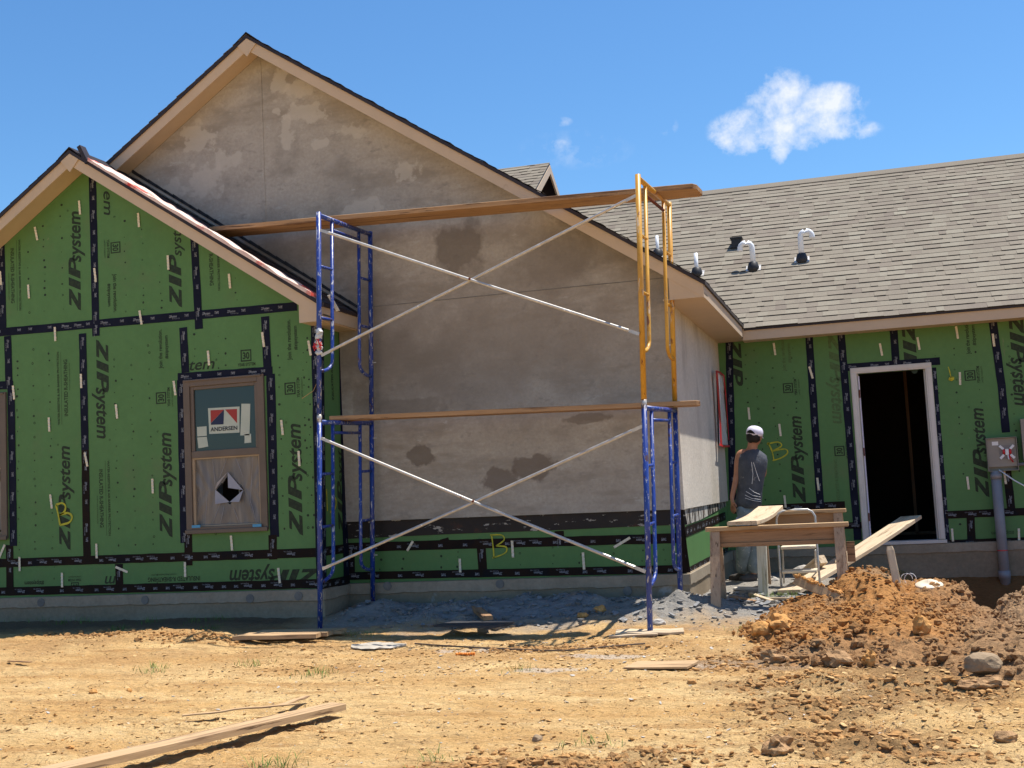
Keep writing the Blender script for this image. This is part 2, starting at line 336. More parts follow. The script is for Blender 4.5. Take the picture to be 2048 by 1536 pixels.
# text as mesh
def text2d(s, shear=0., offset=0., spacing=1.):
    cu = bpy.data.curves.new('t', 'FONT'); cu.body = s; cu.size = 1; cu.shear = shear; cu.offset = offset; cu.space_character = spacing; cu.resolution_u = 3
    ob = bpy.data.objects.new('t', cu); COL.objects.link(ob); bpy.context.view_layer.update()
    me = bpy.data.meshes.new_from_object(ob.evaluated_get(bpy.context.evaluated_depsgraph_get()))
    vs = [(v.co.x, v.co.y) for v in me.vertices]; fs = [tuple(p.vertices) for p in me.polygons]
    bpy.data.objects.remove(ob); bpy.data.curves.remove(cu); bpy.data.meshes.remove(me)
    return vs, fs
_tc = {}
def put_text(mb, s, org, u, v, h, length=None, **kw):
    """letters with cap height h start at org, run along u, stand along v"""
    key = (s, tuple(sorted(kw.items())))
    if key not in _tc: _tc[key] = text2d(s, **kw)
    vs, fs = _tc[key]
    if not vs: return
    x0 = min(a[0] for a in vs); x1 = max(a[0] for a in vs)
    ky = h/.70; kx = ky if length is None else length/(x1-x0)
    u = Vector(u); v = Vector(v); o = Vector(org)
    mb.add([o+u*((a-x0)*kx)+v*(b*ky) for a, b in vs], fs)
# ================================================================== THE HOUSE
house = thing('house', (0., 0., 0.), 'unfinished house with green sheathing panels, grey plastered gable and shingled roofs', 'house')
SL = .667
def zL(X): return 5.13-SL*abs(X+8.02)       # top of the raking fascia, left gable
def zM(X): return 6.335-SL*abs(X+6.19)      # same, main gable
FY_L, FY_M = 10.87, 11.48                   # fascia planes
ZS = .385                                    # top of the concrete slab

# ---- foundation: poured stem wall with a lighter lip and a ragged cold joint
def foundation(name, boxes, lips):
    m = MB()
    for b in boxes: m.box(*b)
    o = m.build(name, 'concrete', house)
    l = MB()
    for (a, b_, axis, base, z1) in lips:   # ragged-bottomed lip strip proud of the face
        n = max(6, int((b_-a)/.06)); ring = []
        for i in range(n+1):
            s = a+(b_-a)*i/n; zb = z1-.105+.014*mn.noise(Vector((s*4, base, 3)))+.008*mn.noise(Vector((s*17, base, 5)))
            if axis == 'x': ring.append([(s, base, z1), (s, base-.012, z1-.002), (s, base-.012, zb), (s, base, zb-.008)])
            else: ring.append([(base, s, z1), (base+.012, s, z1-.002), (base+.012, s, zb), (base, s, zb-.008)])
        l.loft(ring)
    l.build('foundation_lip', 'concrete_lip', o)
    return o
foundation('foundation', [(-11.2, XL+.02, YL-.03, YL+.3, -.5, ZS), (-11.2, XL+.02, YL+.3, YM-.03, -.5, ZS-.02)],
           [(-11.2, XL+.02, 'x', YL-.03, ZS-.004), (YL-.03, YM-.03, 'y', XL+.02, ZS-.004)])
foundation('foundation', [(XL-.1, XS+.03, YM-.03, YM+.3, -.5, ZS), (XS-.3, XS+.03, YM+.3, YR, -.5, ZS-.001)],
           [(XL+.035, XS+.03, 'x', YM-.03, ZS-.004), (YM-.03, YR, 'y', XS+.03, ZS-.004)])
foundation('foundation', [(XS-.2, 9., YR-.03, YR+.3, -.9, ZS)], [(XS+.05, 9., 'x', YR-.03, ZS-.004)])
for px, py, Y in [(82, 1205, YL), (290, 1200, YL), (500, 1197, YL), (597, 1192, YL), (775, 1172, YM), (1000, 1168, YM), (1255, 1182, YM)]:
    p = onY(px, py, Y-.045)
    pts = [(p.x+.045*math.cos(t*math.pi/6), p.y-.006, p.z+.045*math.sin(t*math.pi/6)) for t in range(12)]
    fm = MB(); fm.prism(pts, (0, .01, 0)); fm.build('form_tie_mark', 'form_mark', house)

# ---- walls
def wall_poly(name, poly, Y, m, th=.12): mb = MB(); mb.prism([(x, Y, z) for x, z in poly], (0, th, 0)); return mb.build(name, m, house)
zsL = lambda X: zL(X)-.10
zsM = lambda X: zM(X)-.10
def qrect(quad): tl, tr, br, bl = [onY(*q, YL) for q in quad]; return (tl.x+bl.x)/2, (tr.x+br.x)/2, (bl.z+br.z)/2, (tl.z+tr.z)/2
WIN = [[(-150, 797), (14, 785), (17, 1077), (-142, 1084)], [(367, 760.5), (528.5, 748), (538, 1059), (377, 1066)]]
mb = MB(); xs_ = [-10.68]; hol = []
for wq in WIN: a, b, c, d = qrect(wq); hol.append((a+.03, b-.03, c+.03, d-.03))
zt_ = max(h[3] for h in hol); zb_ = min(h[2] for h in hol)
mb.prism([(x, YL, z) for x, z in [(-10.68, zt_), (XL, zt_), (XL, zsL(XL)), (-8.02, zsL(-8.02)), (-10.68, zsL(-10.68))]], (0, .12, 0)); mb.box(-10.68, XL, YL, YL+.12, ZS, zb_)
xx = -10.68
for a, b, c, d in hol: mb.box(xx, a, YL, YL+.12, zb_, zt_); mb.box(a, b, YL, YL+.12, zb_, c); mb.box(a, b, YL, YL+.12, d, zt_); xx = b
mb.box(xx, XL, YL, YL+.12, zb_, zt_); wL = mb.build('sheathing_wall', 'sheathing', house)
mb = MB(); mb.box(XL-.12, XL-.001, YL+.12, YM, ZS, 3.25); wLs = mb.build('sheathing_wall', 'sheathing', house)
wM = MB(); wM.prism([(x, YM-.02, z) for x, z in [(-10.7, 2.9), (XL-.12, 2.9), (XL-.12, 1.03), (XS+.02, 1.005), (XS+.02, zsM(XS+.02)), (-6.19, zsM(-6.19)), (-10.7, zsM(-10.7))]], (0, .03, 0))
wM.build('stucco_wall', 'stucco', house)
mb = MB(); mb.box(XS-.02, XS+.02, YM+.012, YR-.002, 1.005, 3.1); mb.build('stucco_wall', 'stucco_sunlit', house, label='side wall plastered grey, coloured paler for the sun on its lower part')
mb = MB(); mb.prism([(x, YM+.012, z) for x, z in [(XL-.3, ZS), (XS, ZS), (XS, 3.0), (-6.19, 5.9), (-10.6, 3.0), (XL-.3, 3.0)]], (0, .1, 0)); wMs = mb.build('sheathing_wall', 'sheathing', house)
mb = MB(); mb.box(XS-.12, XS, YM+.113, YR, ZS, 3.0); wSs = mb.build('sheathing_wall', 'sheathing', house)
# right wing with the door opening
dT = onY(1699.8, 737.5, YR); dR = onY(1862, 725, YR); dB = onY(1740, 1085, YR)
DX0, DX1, DZ1, DZ0 = dT.x+.075, dR.x-.075, (dT.z+dR.z)/2-.07, ZS+.045
mb = MB(); zt = 3.1
mb.box(XS, DX0, YR, YR+.12, ZS, zt); mb.box(DX1, 9., YR, YR+.12, ZS, zt); mb.box(DX0, DX1, YR, YR+.12, DZ1, zt); wR = mb.build('sheathing_wall', 'sheathing', house)
# room behind the door, its darkness put into the colour, with a framed partition
mb = MB(); mb.box(DX0-1.5, DX1+2, YR+3.6, YR+3.7, 0, 3.1); mb.box(DX0-1.6, DX0-1.5, YR+.13, YR+3.6, 0, 3.1); mb.box(DX1+1.9, DX1+2, YR+.13, YR+3.6, 0, 3.1)
mb.box(DX0-1.5, DX1+1.9, YR+.13, YR+3.6, 0, ZS-.02); mb.box(DX0-1.5, DX1+1.9, YR+.13, YR+3.6, 2.95, 3.05); mb.build('room_interior', 'dark_room', house)
mb = MB()
for i in range(2): x = DX0+.62+i*1.1; mb.box(x, x+.04, YR+2.5, YR+2.59, ZS, 2.9)
mb.box(DX0-1.4, DX1+1.8, YR+2.5, YR+2.59, ZS-.01, ZS+.03); mb.build('stud_partition', 'stud_wood', house)

# ---- printed lettering, seam tape and brick ties on the sheathing
class Wall:
    def __init__(s, axis, c, host): s.axis = axis; s.c = c; s.host = host; s.tink = MB(); s.nails = MB(); s.k = 0
    def at(s, x, y, off=0.): return onY(x, y, s.c-off) if s.axis == 'y' else onX(x, y, s.c+off)
    def H(s): return Vector((1, 0, 0)) if s.axis == 'y' else Vector((0, 1, 0))
    def nrm(s): return Vector((0, -1, 0)) if s.axis == 'y' else Vector((1, 0, 0))
    def dirs(s, mode):
        h = s.H(); z = Vector((0, 0, 1))
        return {'up': (z, -h), 'down': (-z, h), 'right': (h, z), 'flip': (-h, -z)}[mode]
    def zip(s, mb, a, u, v, h, L):
        def poly(pts): mb.add([a+u*((x+.46*y*h/L-.03)*L)+v*(y*h) for x, y in pts], [tuple(range(len(pts)))])
        poly([(.0, 0), (.40, 0), (.40, .26), (.14, .26)][:3]+[(.0, .26)]) if False else None
        poly([(0, 0), (.36, 0), (.36, .24), (0, .24)]); poly([(0, .24), (.17, .24), (.36, .80), (.19, .80)]); poly([(.02, .80), (.36, .80), (.36, 1), (.02, 1)])
        poly([(.43, 0), (.60, 0), (.60, 1), (.43, 1)]); poly([(.67, 0), (.83, 0), (.83, 1), (.67, 1)])
        poly([(.83, 1), (.83, .80), (.88, .80), (.95, .74), (1.03, .8), (1.03, .86), (.97, .97), (.90, 1)]); poly([(.83, .36), (.90, .36), (.99, .42), (1.04, .54), (1.05, .70), (1.03, .8), (.95, .74), (.95, .62), (.92, .56), (.83, .56)])
    def put(s, mb, faint=False, nm='printed_lettering'):
        if mb.v: mb.build(nm, 'ink_faint' if faint else 'ink', s.host)
    def logo(s, p0, p1, hpx, mode, faint=False, part=None):
        """the big sheathing logo: starts at pixel p0 (baseline), ends at p1"""
        a = s.at(*p0, .0022); b = s.at(*p1, .0022); u, v = s.dirs(mode); L = abs((b-a).dot(u)); h = hpx; mb = MB()
        if part is None or part == 'zip': s.zip(mb, a, u, v, h, L*.47)
        if part is None: put_text(mb, 'system', a+u*(L*.465)-v*(h*.06), u, v, h*1.04, L*.515, shear=.26, offset=.022); put_text(mb, '®', a+u*(L*.985)+v*h*.9, u, v, h*.16)
        s.put(mb, faint, 'printed_logo')
    def small(s, txt, p0, L, h, mode, faint=False, **kw):
        u, v = s.dirs(mode); mb = MB(); put_text(mb, txt, s.at(*p0, .0022), u, v, h, L, **kw); s.put(mb, faint)
    def thirty(s, pc, mode, sc=1.):
        """the '30 year system' stamp: a dark square with light digits"""
        u, v = s.dirs(mode); c = s.at(*pc, .002); n = s.nrm(); q = .062*sc; mb = MB()
        # frame made of ink, digits drawn in ink on the light ground inside it
        for a0, a1, b0, b1 in ((-q, q, q*.78, q), (-q, q, -q, -q*.78), (-q, -q*.8, -q*.78, q*.78), (q*.8, q, -q*.78, q*.78)):
            mb.add([c+u*a0+v*b0, c+u*a1+v*b0, c+u*a1+v*b1, c+u*a0+v*b1], [(0, 1, 2, 3)])
        put_text(mb, '30', c-u*q*.62-v*q*.55, u, v, q*1.1, q*1.25, offset=.03)
        put_text(mb, 'YEAR SYSTEM', c-u*q*1.6-v*q*1.75, u, v, q*.52, q*3.3, offset=.02)
        put_text(mb, 'LIMITED WARRANTY', c-u*q*1.6-v*q*2.35, u, v, q*.3, q*3.3); s.put(mb, False, 'printed_stamp')
    def strip(s, p0, p1, wd=.092, low=False, off=.0035, ext=0.):
        a = s.at(*p0, off); b = s.at(*p1, off); d = (b-a).normalized(); a -= d*ext; b += d*ext; h = d.cross(s.nrm()).normalized(); mb = MB(); s.k += 1; o_ = s.nrm()*(.00022*(s.k % 12)); a += o_; b += o_
        n = max(2, int((b-a).length/.11)); ring = []
        for i in range(n+1):
            c = a.lerp(b, i/n); w1 = wd/2+.004*mn.noise(c*9); w2 = wd/2+.004*mn.noise(c*9+Vector((5, 5, 5)))
            ring.append([c+h*w1, c-h*w2, c-h*w2-s.nrm()*.003, c+h*w1-s.nrm()*.003])
        mb.loft(ring); mb.build('dirty_seam_tape' if low else 'seam_tape', 'tape_low' if low else 'tape', s.host)
        L = (b-a).length; flip = d.z < -.5
        u = -d if (flip or (low and abs(d.z) < .5)) else d; v = -u.cross(s.nrm()) 
        if s.axis == 'y' and abs(d.z) < .5 and not low: u = d if d.x > 0 else -d; v = Vector((-u.z, 0, u.x))
        if abs(d.z) > .5: u = Vector((0, 0, -1)); v = s.H()
        if low and abs(d.z) < .5: u = -d if (s.axis == 'y' and d.x > 0) else d; v = Vector((0, 0, -1))
        k = .08
        while k < L-.05:
            c = a+d*k+s.nrm()*.003; r = random.random()
            put_text(s.tink, 'ZIPsystem' if int(k/.2+.5) % 2 == 0 else 'TAPE', c-v*.006-u*.04, u, v, .026, .095 if int(k/.2+.5) % 2 == 0 else .05, shear=.2, offset=.02)
            if int(k/.2+.5) % 2 == 0: put_text(s.tink, 'FLASHING TAPE', c-v*.024, u, v, .010, .09)
            k += .14+.13*r
    def dots(s, x0, z0, z1, seed, step=.155):
        r = random.Random(seed); z = z0
        while z < z1:
            c = Vector((x0+r.uniform(-.012, .012), s.c-.0018, z)) if s.axis == 'y' else Vector((s.c+.0018, x0+r.uniform(-.012, .012), z))
            rad_ = r.choice([.006, .009, .012, .014, .010]); u, v = s.H(), Vector((0, 0, 1)); k = 7
            if r.random() < .35:
                inn = rad_*.55; pts = [c+(u*math.cos(t*6.283/k)+v*math.sin(t*6.283/k))*rad_ for t in range(k)]+[c+(u*math.cos(t*6.283/k)+v*math.sin(t*6.283/k))*inn for t in range(k)]
                s.nails.add(pts, [(t, (t+1) % k, k+(t+1) % k, k+t) for t in range(k)])
            else:
                el = r.uniform(.7, 1.3)
                s.nails.add([c+(u*math.cos(t*6.283/k)*el+v*math.sin(t*6.283/k))*rad_ for t in range(k)], [tuple(range(k))])
            z += step*r.choice([.5, .8, 1., 1.15])
    def finish(s):
        if s.tink.v: s.tink.build('tape_lettering', 'tape_ink', s.host)['kind'] = 'stuff'
        if s.nails.v: s.nails.build('nail_marks', 'ink', s.host)['kind'] = 'stuff'
    def ties(s, lst):
        for t in lst:
            x, y = t[0], t[1]; ang = t[2] if len(t) > 2 else random.uniform(2, 9); L = t[3] if len(t) > 3 else .155
            c = s.at(x, y, .010); a = math.radians(ang); h = s.H(); z = Vector((0, 0, 1))
            d = z*math.cos(a)-h*math.sin(a); e = h*math.cos(a)+z*math.sin(a); mb = MB(); n = 9; ring = []
            for i in range(n+1):
                k = (i/n-.5)*L; o = s.nrm()*(.003*(i % 2)); p = c+d*k+o
                ring.append([p-e*.0125, p+e*.0125, p+e*.0125-s.nrm()*.0035, p-e*.0125-s.nrm()*.0035])
            mb.loft(ring); mb.build('brick_tie', 'tie_metal', s.host)
A = Wall('y', YL, wL)
# seam tape of the left gable
for q in [((184.5, 352), (192, 672)), ((388, 470), (398, 658)), ((2, 488), (6, 662)), ((-40, 668), (594, 612.5)), ((15, 672), (18, 770)),
          ((165, 667), (170, 900)), ((366, 655), (371, 745)), ((530, 633), (535, 735)), ((355.5, 755), (545, 742)), ((-20, 772), (26, 770)), ((22, 778), (27, 1092))]: A.strip(*q)
for q in [((362, 760), (369, 1086)), ((541, 748), (549, 1074))]: A.strip(*q, wd=.1)
for q in [((170, 895), (174, 1128)), ((376, 1062), (377, 1131)), ((545, 1070), (546, 1119)), ((-20, 1127), (632, 1105)), ((19, 1090), (20, 1182)), ((238, 1128), (239, 1176))]: A.strip(*q, low=True)
A.strip((-30, 1184), (641, 1167), wd=.09, low=True, off=.006)
A.strip((629, 640), (641, 1184), wd=.085, off=.0075)
# big logos
A.logo((162, 618), (161, 417), .150, 'up')
A.logo((364, 612), (362, 412), .150, 'up', part='zip')  # second logo: last letters hidden by the soffit
A.logo((192, 682), (196, 882), .150, 'down'); A.logo((141, 1097), (138, 887), .140, 'up'); A.logo((345, 1072), (343, 860), .150, 'up'); A.logo((606, 1068), (600, 842), .150, 'up')
A.small('em', (207, 383), .27, .118, 'down', shear=.26, offset=.012); A.small('®', (226, 432), .02, .03, 'down')
A.small('syst', (363, 512), .28, .118, 'up', shear=.26, offset=.012)
A.small('tem', (379, 741), .30, .118, 'right', shear=.26, offset=.012); A.small('®', (431, 722), .02, .025, 'right')
A.logo((634, 1137), (455, 1144), .145, 'flip'); A.small('m', (232, 1152), .14, .118, 'flip', shear=.26, offset=.012)
A.small('em', (-2, 762), .2, .118, 'up', shear=.26, offset=.012)
# small print
def block(wl, px, py, mode, faint=False):
    u, v = wl.dirs(mode); p = wl.at(px, py, .0022); mb = MB()
    put_text(mb, 'INSULATED R-SHEATHING', p, u, v, .045, .62, offset=.02)
    put_text(mb, 'WATER-RESISTIVE & AIR BARRIER PROTECTION', p-u*.09+v*.105, u, v, .026, .80, offset=.02)
    mb.add([p-u*.09+v*.078, p+u*.71+v*.078, p+u*.71+v*.081, p-u*.09+v*.081], [(0, 1, 2, 3)])
    put_text(mb, 'PATENTS AND STANDARDS LISTED', p+u*.28-v*.035, u, v, .014, .3); wl.put(mb, faint)
block(A, 21, 497, 'down'); block(A, 136, 832, 'up'); block(A, 198, 939, 'down'); block(A, 400, 1152, 'flip')
A.small('R-SHEATHING', (418, 508), .34, .045, 'down', offset=.02); A.small('BARRIER PROTECTION', (434, 510), .38, .026, 'down', offset=.02)
def join(wl, px, py, mode, faint=False):
    u, v = wl.dirs(mode); p = wl.at(px, py, .0022); mb = MB()
    put_text(mb, 'Join the revolution.', p, u, v, .045, .42, offset=.02); put_text(mb, '#zipsystem', p+u*.1-v*.07, u, v, .04, .25, offset=.02); wl.put(mb, faint)
join(A, 226, 548, 'down'); join(A, 325, 737, 'up'); join(A, 583, 720, 'up')
A.thirty((231, 495), 'down'); A.thirty((322, 796), 'up'); A.thirty((580, 777), 'up'); A.thirty((492, 711), 'right'); A.thirty((150, 1174), 'flip', .8)
A.small('#zipsystem', (88, 1162), .25, .045, 'flip', offset=.02)
for k, (px, z0, z1) in enumerate([(56, 3.5, 4.3), (88, 3.5, 4.55), (123, 3.5, 4.7), (250, 3.4, 4.5), (286, 3.4, 4.3), (320, 3.4, 4.0), (470, 3.4, 3.7), (36, .9, 3.1), (68, .9, 3.1), (101, .9, 3.1), (232, .9, 3.0), (266, .9, 3.05), (301, .9, 3.05),
        (392, 2.6, 3.1), (442, 2.7, 3.1), (457, 2.6, 3.05), (610, 1.0, 2.9), (562, 1.0, 2.9), (427, .98, 1.1), (104, .45, .7), (306, .5, .75), (620, 1, 3.0)]):
    A.dots(A.at(px, 850 if z1 < 3.2 else 500).x, z0, z1, k)
for s_ in range(5): A.dots(A.at(520, 1100).x-.9*s_+.1, .73, .78, 90+s_, .05)
A.ties([(159, 415, 4), (72, 467, 12), (277, 440, 3), (57, 583, 3), (190, 550, 6), (336, 525, 2), (459, 562, 4), (110, 668, 2), (281, 635, 9), (27, 785, 6), (162, 762, 1), (98, 849, 2), (233, 823, 5), (102, 1003, 7), (172, 919, 12), (305, 972, 1), (349, 776, 7), (417, 716, 4),
        (526, 679, 6), (619, 696, 8), (564, 855, 5), (598, 917, 2), (39, 1128, 0), (193, 1102, 1), (124, 1160, 0), (243, 1139, 68), (370, 1139, 0), (463, 1086, 4), (558, 1151, 5), (4, 1102, -28), (1, 556, 4)])
A.finish()
# narrow return wall at the left inside corner
B = Wall('x', XL, wLs)
B.strip((644, 655), (650, 1178), wd=.08, off=.006); B.strip((683, 655), (694, 1172), wd=.14, off=.005); B.strip((641, 1104), (697, 1096), low=True); B.strip((641, 1172), (702, 1158), wd=.09, low=True, off=.0065)
u, v = B.dirs('up'); mb = MB(); B.zip(mb, B.at(690, 1068, .0025), u, v, .15, .5); put_text(mb, 'syst', B.at(686, 968, .0025), u, v, .12, .38, shear=.26, offset=.012); B.put(mb, False, 'printed_logo')
B.small('INSULATED R-SHEATHING', (668, 800), .62, .045, 'up', offset=.02)
B.finish()
# strip of sheathing under the plaster
Cw = Wall('y', YM+.012, wMs); CwM = MB()
def ragged(mb, pts_top, pts_bot, off=.006, axis='y', c=YM+.012):
    ring = []
    for (a, b) in zip(pts_top, pts_bot):
        P = (onY(*a, c-off), onY(*b, c-off)) if axis == 'y' else (onX(*a, c+off), onX(*b, c+off)); n = Vector((0, .004, 0)) if axis == 'y' else Vector((-.004, 0, 0))
        ring.append([P[0], P[1], P[1]+n, P[0]+n])
    mb.loft(ring)
ragged(CwM, [(686, 1036), (800, 1034), (930, 1030), (1100, 1024), (1250, 1019), (1368, 1015)], [(694, 1078), (800, 1073), (930, 1067), (1100, 1061), (1250, 1054), (1375, 1049)])
CwM.build('flashing_membrane', 'membrane_splash', wMs)
for q in [((694, 1095), (1368, 1076)), ((888, 1077), (892, 1092)), ((962, 1090), (966, 1146)), ((1118, 1062), (1120, 1092)), ((954, 1078), (955, 1092))]: Cw.strip(*q, wd=.095, low=True)
Cw.strip((698, 1152), (1374, 1138), wd=.08, low=True, off=.006); Cw.strip((702, 1086), (703, 1150), low=True, wd=.08)
Cw.strip((1359, 1050), (1372, 1146), wd=.09, low=True, off=.0075)
for k, px in enumerate([760, 805, 880, 915, 1040, 1105, 1160, 1230, 1285, 1330]): Cw.dots(onY(px, 1120, YM).x, .52, .74, 200+k, .1)
Cw.ties([(820, 1092, -35, .12), (920, 1131, 0, .14), (1025, 1098, 1, .17), (1167, 1122, 1, .17), (1244, 1085, -62, .19)])
Cw.finish()
D = Wall('x', XS, wSs)
for q in [((1372, 1064), (1451, 1032)), ]: D.strip(*q, wd=.10, low=True)
D.strip((1376, 1143), (1456, 1100), wd=.07, low=True, off=.006)
m2 = MB(); ragged(m2, [(1369, 1014), (1400, 1008), (1430, 1003), (1452, 998)], [(1373, 1050), (1400, 1040), (1430, 1024), (1452, 1012)], axis='x', c=XS)
m2.build('flashing_membrane', 'membrane_drips', wSs)
D.finish()
mb = MB(); a = onY(1367.5, 1020, YM); mb.box(XS-.05, XS+.004, YM-.004+.0, YM+.09, ZS+.02, 1.0); mb.build('corner_tape', 'tape_low', house)
# right wing
E_ = Wall('y', YR, wR)
for q in [((1617, 660), (1641, 1015)), ((1681, 655), (1716, 1080)), ((1786, 640), (1792, 728)), ((1984, 630), (2003, 770)), ((2003, 770), (2012, 865)), ((1690, 735), (1880, 722)), ((1458, 680), (1466, 1000))]: E_.strip(*q)
for q in [((1892, 1030), (2100, 1021)), ((2014, 940), (2024, 1030)), ((1941, 1034), (1943, 1080)), ((1886, 1088), (2110, 1080))]: E_.strip(*q, low=True)
E_.strip((1468, 1020), (1690, 1010), low=True); E_.strip((1868, 735), (1896, 1080), wd=.05, off=.002); E_.strip((1462, 1060), (1735, 1050), low=True, wd=.08)
E_.logo((1655, 668), (1667, 852), .15, 'down', faint=True); E_.logo((1802, 640), (1822, 852), .15, 'down', part='zip')
E_.logo((2016, 628), (2040, 815), .16, 'down'); E_.logo((1979, 992), (1962, 812), .15, 'up'); E_.logo((1612, 1003), (1600, 828), .15, 'up'); E_.logo((1457, 680), (1462, 860), .15, 'down', part='zip')
join(E_, 1941, 708, 'up', False); join(E_, 1572, 742, 'up', True); E_.thirty((1940, 751), 'up'); E_.thirty((1576, 776), 'up'); E_.thirty((1679, 902), 'up'); 
E_.small('INSULATED R-SHEATHING', (1680, 1000), .5, .04, 'up', faint=True); E_.small('#zipsystem', (2028, 1062), .25, .045, 'flip'); E_.small('INSULATED', (2040, 925), .3, .05, 'up')
for k, (px, z0, z1) in enumerate([(1520, 1.0, 2.9), (1552, 1.1, 2.9), (1500, 1.4, 2.9), (1595, 1.2, 2.9), (1880, 1.2, 2.7), (1920, 1.2, 2.8), (1965, 1.2, 2.8), (2030, 1.2, 2.8), (1905, .6, .75)]): E_.dots(E_.at(px, 850).x, z0, z1, 300+k)
E_.ties([(1549, 698, 4), (1622, 745, 12), (1914, 665, 4), (1837, 687, 5), (1762, 699, 6), (1920, 757, -3), (1987, 680, 2), (1498, 827, 2), (1560, 860, 3), (1570, 1003, 2), (1936, 966, 2), (2010, 955, 3), (1905, 1070, 0), (2038, 1070, -3), (1636, 968, 3)])
E_.finish()

# sprayed letters: soft-edged ribbons of yellow paint
def spray(host, axis, c, strokes, w=.016):
    mb = MB(); n = Vector((0, -1, 0)) if axis == 'y' else Vector((1, 0, 0))
    for st in strokes:
        P = [(onY(x, y, c-.009) if axis == 'y' else onX(x, y, c+.009)) for x, y in st]; ring = []
        # resample smoothly
        Q = []
        for i in range(len(P)-1):
            for k in range(4):
                t = k/4; p0 = P[max(i-1, 0)]; p1 = P[i]; p2 = P[i+1]; p3 = P[min(i+2, len(P)-1)]
                Q.append(.5*((2*p1)+(-p0+p2)*t+(2*p0-5*p1+4*p2-p3)*t*t+(-p0+3*p1-3*p2+p3)*t**3))
        Q.append(P[-1])
        for i, p in enumerate(Q):
            d = (Q[min(i+1, len(Q)-1)]-Q[max(i-1, 0)]).normalized(); h = d.cross(n); k = w*(.8+.35*mn.noise(p*12))
            ring.append([p+h*k, p-h*k, p-h*k-n*.0008, p+h*k-n*.0008])
        mb.loft(ring)
    mb.build('sprayed_letter', 'yellow_spray', host)
spray(wL, 'y', YL, [[(112, 1010), (116, 1028), (120, 1050)], [(112, 1010), (124, 1006), (131, 1013), (128, 1024), (118, 1030)], [(118, 1030), (136, 1026), (144, 1034), (138, 1045), (120, 1050)]], .013)
spray(wMs, 'y', YM+.012, [[(983, 1070), (986, 1092), (988, 1116)], [(980, 1070), (1003, 1070), (1008, 1080), (992, 1092)], [(992, 1092), (1012, 1094), (1010, 1106), (985, 1116)]], .009)
spray(wR, 'y', YR, [[(1536, 885), (1544, 902), (1548, 921)], [(1534, 888), (1556, 884), (1563, 892), (1545, 902)], [(1545, 902), (1570, 898), (1575, 906), (1562, 916), (1545, 921)]], .01)
spray(wLs, 'x', XL, [[(653, 978), (654, 1000), (655, 1022)], [(664, 990), (672, 1000), (670, 1018), (660, 1024)]], .012)

# ---- plaster control joints
mb = MB()
P0 = onY(750, 612, YM-.022); P1 = onY(1338, 556, YM-.022); mb.box(P0.x-.1, XS+.02, YM-.0235, YM-.019, 3.284, 3.292)
mb.build('control_joint', 'form_mark', house)
mb = MB(); mb.box(-6.205, -6.175, YM-.026, YM-.019, 4.35, zsM(-6.19)-.03); mb.build('control_joint', 'stucco', house)
mb = MB(); mb.box(XS-.005, XS+.024, YM-.024, YM+.006, 1.0, 3.02); mb.build('corner_bead', 'stucco_sunlit', house)

# ---- windows
def window(quad, hung=True):
    """quad: outer frame corners in pixels tl, tr, br, bl on the left gable wall"""
    tl, tr, br, bl = [onY(*q, YL) for q in quad]
    x0 = (tl.x+bl.x)/2; x1 = (tr.x+br.x)/2; z1 = (tl.z+tr.z)/2; z0 = (bl.z+br.z)/2; y = YL
    wd = bpy.data.objects.new('window', None); COL.objects.link(wd); wd.parent = house; wd['_w'] = (0., 0., 0.); wd.empty_display_size = .1
    f = MB(); t = .075; b = .03
    f.box(x0, x0+t, y-.028, y+.05, z0, z1); f.box(x1-t, x1, y-.028, y+.05, z0, z1); f.box(x0+t, x1-t, y-.028, y+.05, z1-t, z1); f.box(x0+t, x1-t, y-.028, y+.05, z0, z0+t*.8)
    f.box(x0+.02, x1-.02, y-.042, y-.028, z1-.022, z1-.004); f.box(x0-.004, x1+.004, y-.05, y-.028, z0-.012, z0+.03)
    zm = z0+(z1-z0)*.485
    f.box(x0+t, x1-t, y-.018, y+.04, zm-.004, zm+.07)
    f.box(x0+t, x0+t+.04, y-.012, y+.03, zm+.07, z1-t); f.box(x1-t-.04, x1-t, y-.012, y+.03, zm+.07, z1-t); f.box(x0+t+.04, x1-t-.04, y-.012, y+.03, z1-t-.035, z1-t)
    f.build('window_frame', 'taupe', wd, bevel=.004)
    s = MB(); s.box(x0+t, x0+t+.028, y-.006, y+.03, z0+t*.8, zm-.012); s.box(x1-t-.018, x1-t, y-.006, y+.03, z0+t*.8, zm-.012); s.box(x0+t, x1-t, y-.008, y+.03, zm-.016, zm-.004); s.box(x0+t+.028, x1-t-.018, y-.004, y+.03, z0+t*.8, z0+t*.8+.012)
    s.build('sash_track', 'sash_trim', wd)
    g = MB(); g.box(x0+t+.04, x1-t-.04, y+.006, y+.010, zm+.07, z1-t-.035); g.build('window_pane', 'glass', wd)
    return wd, x0, x1, z0, z1, zm, t
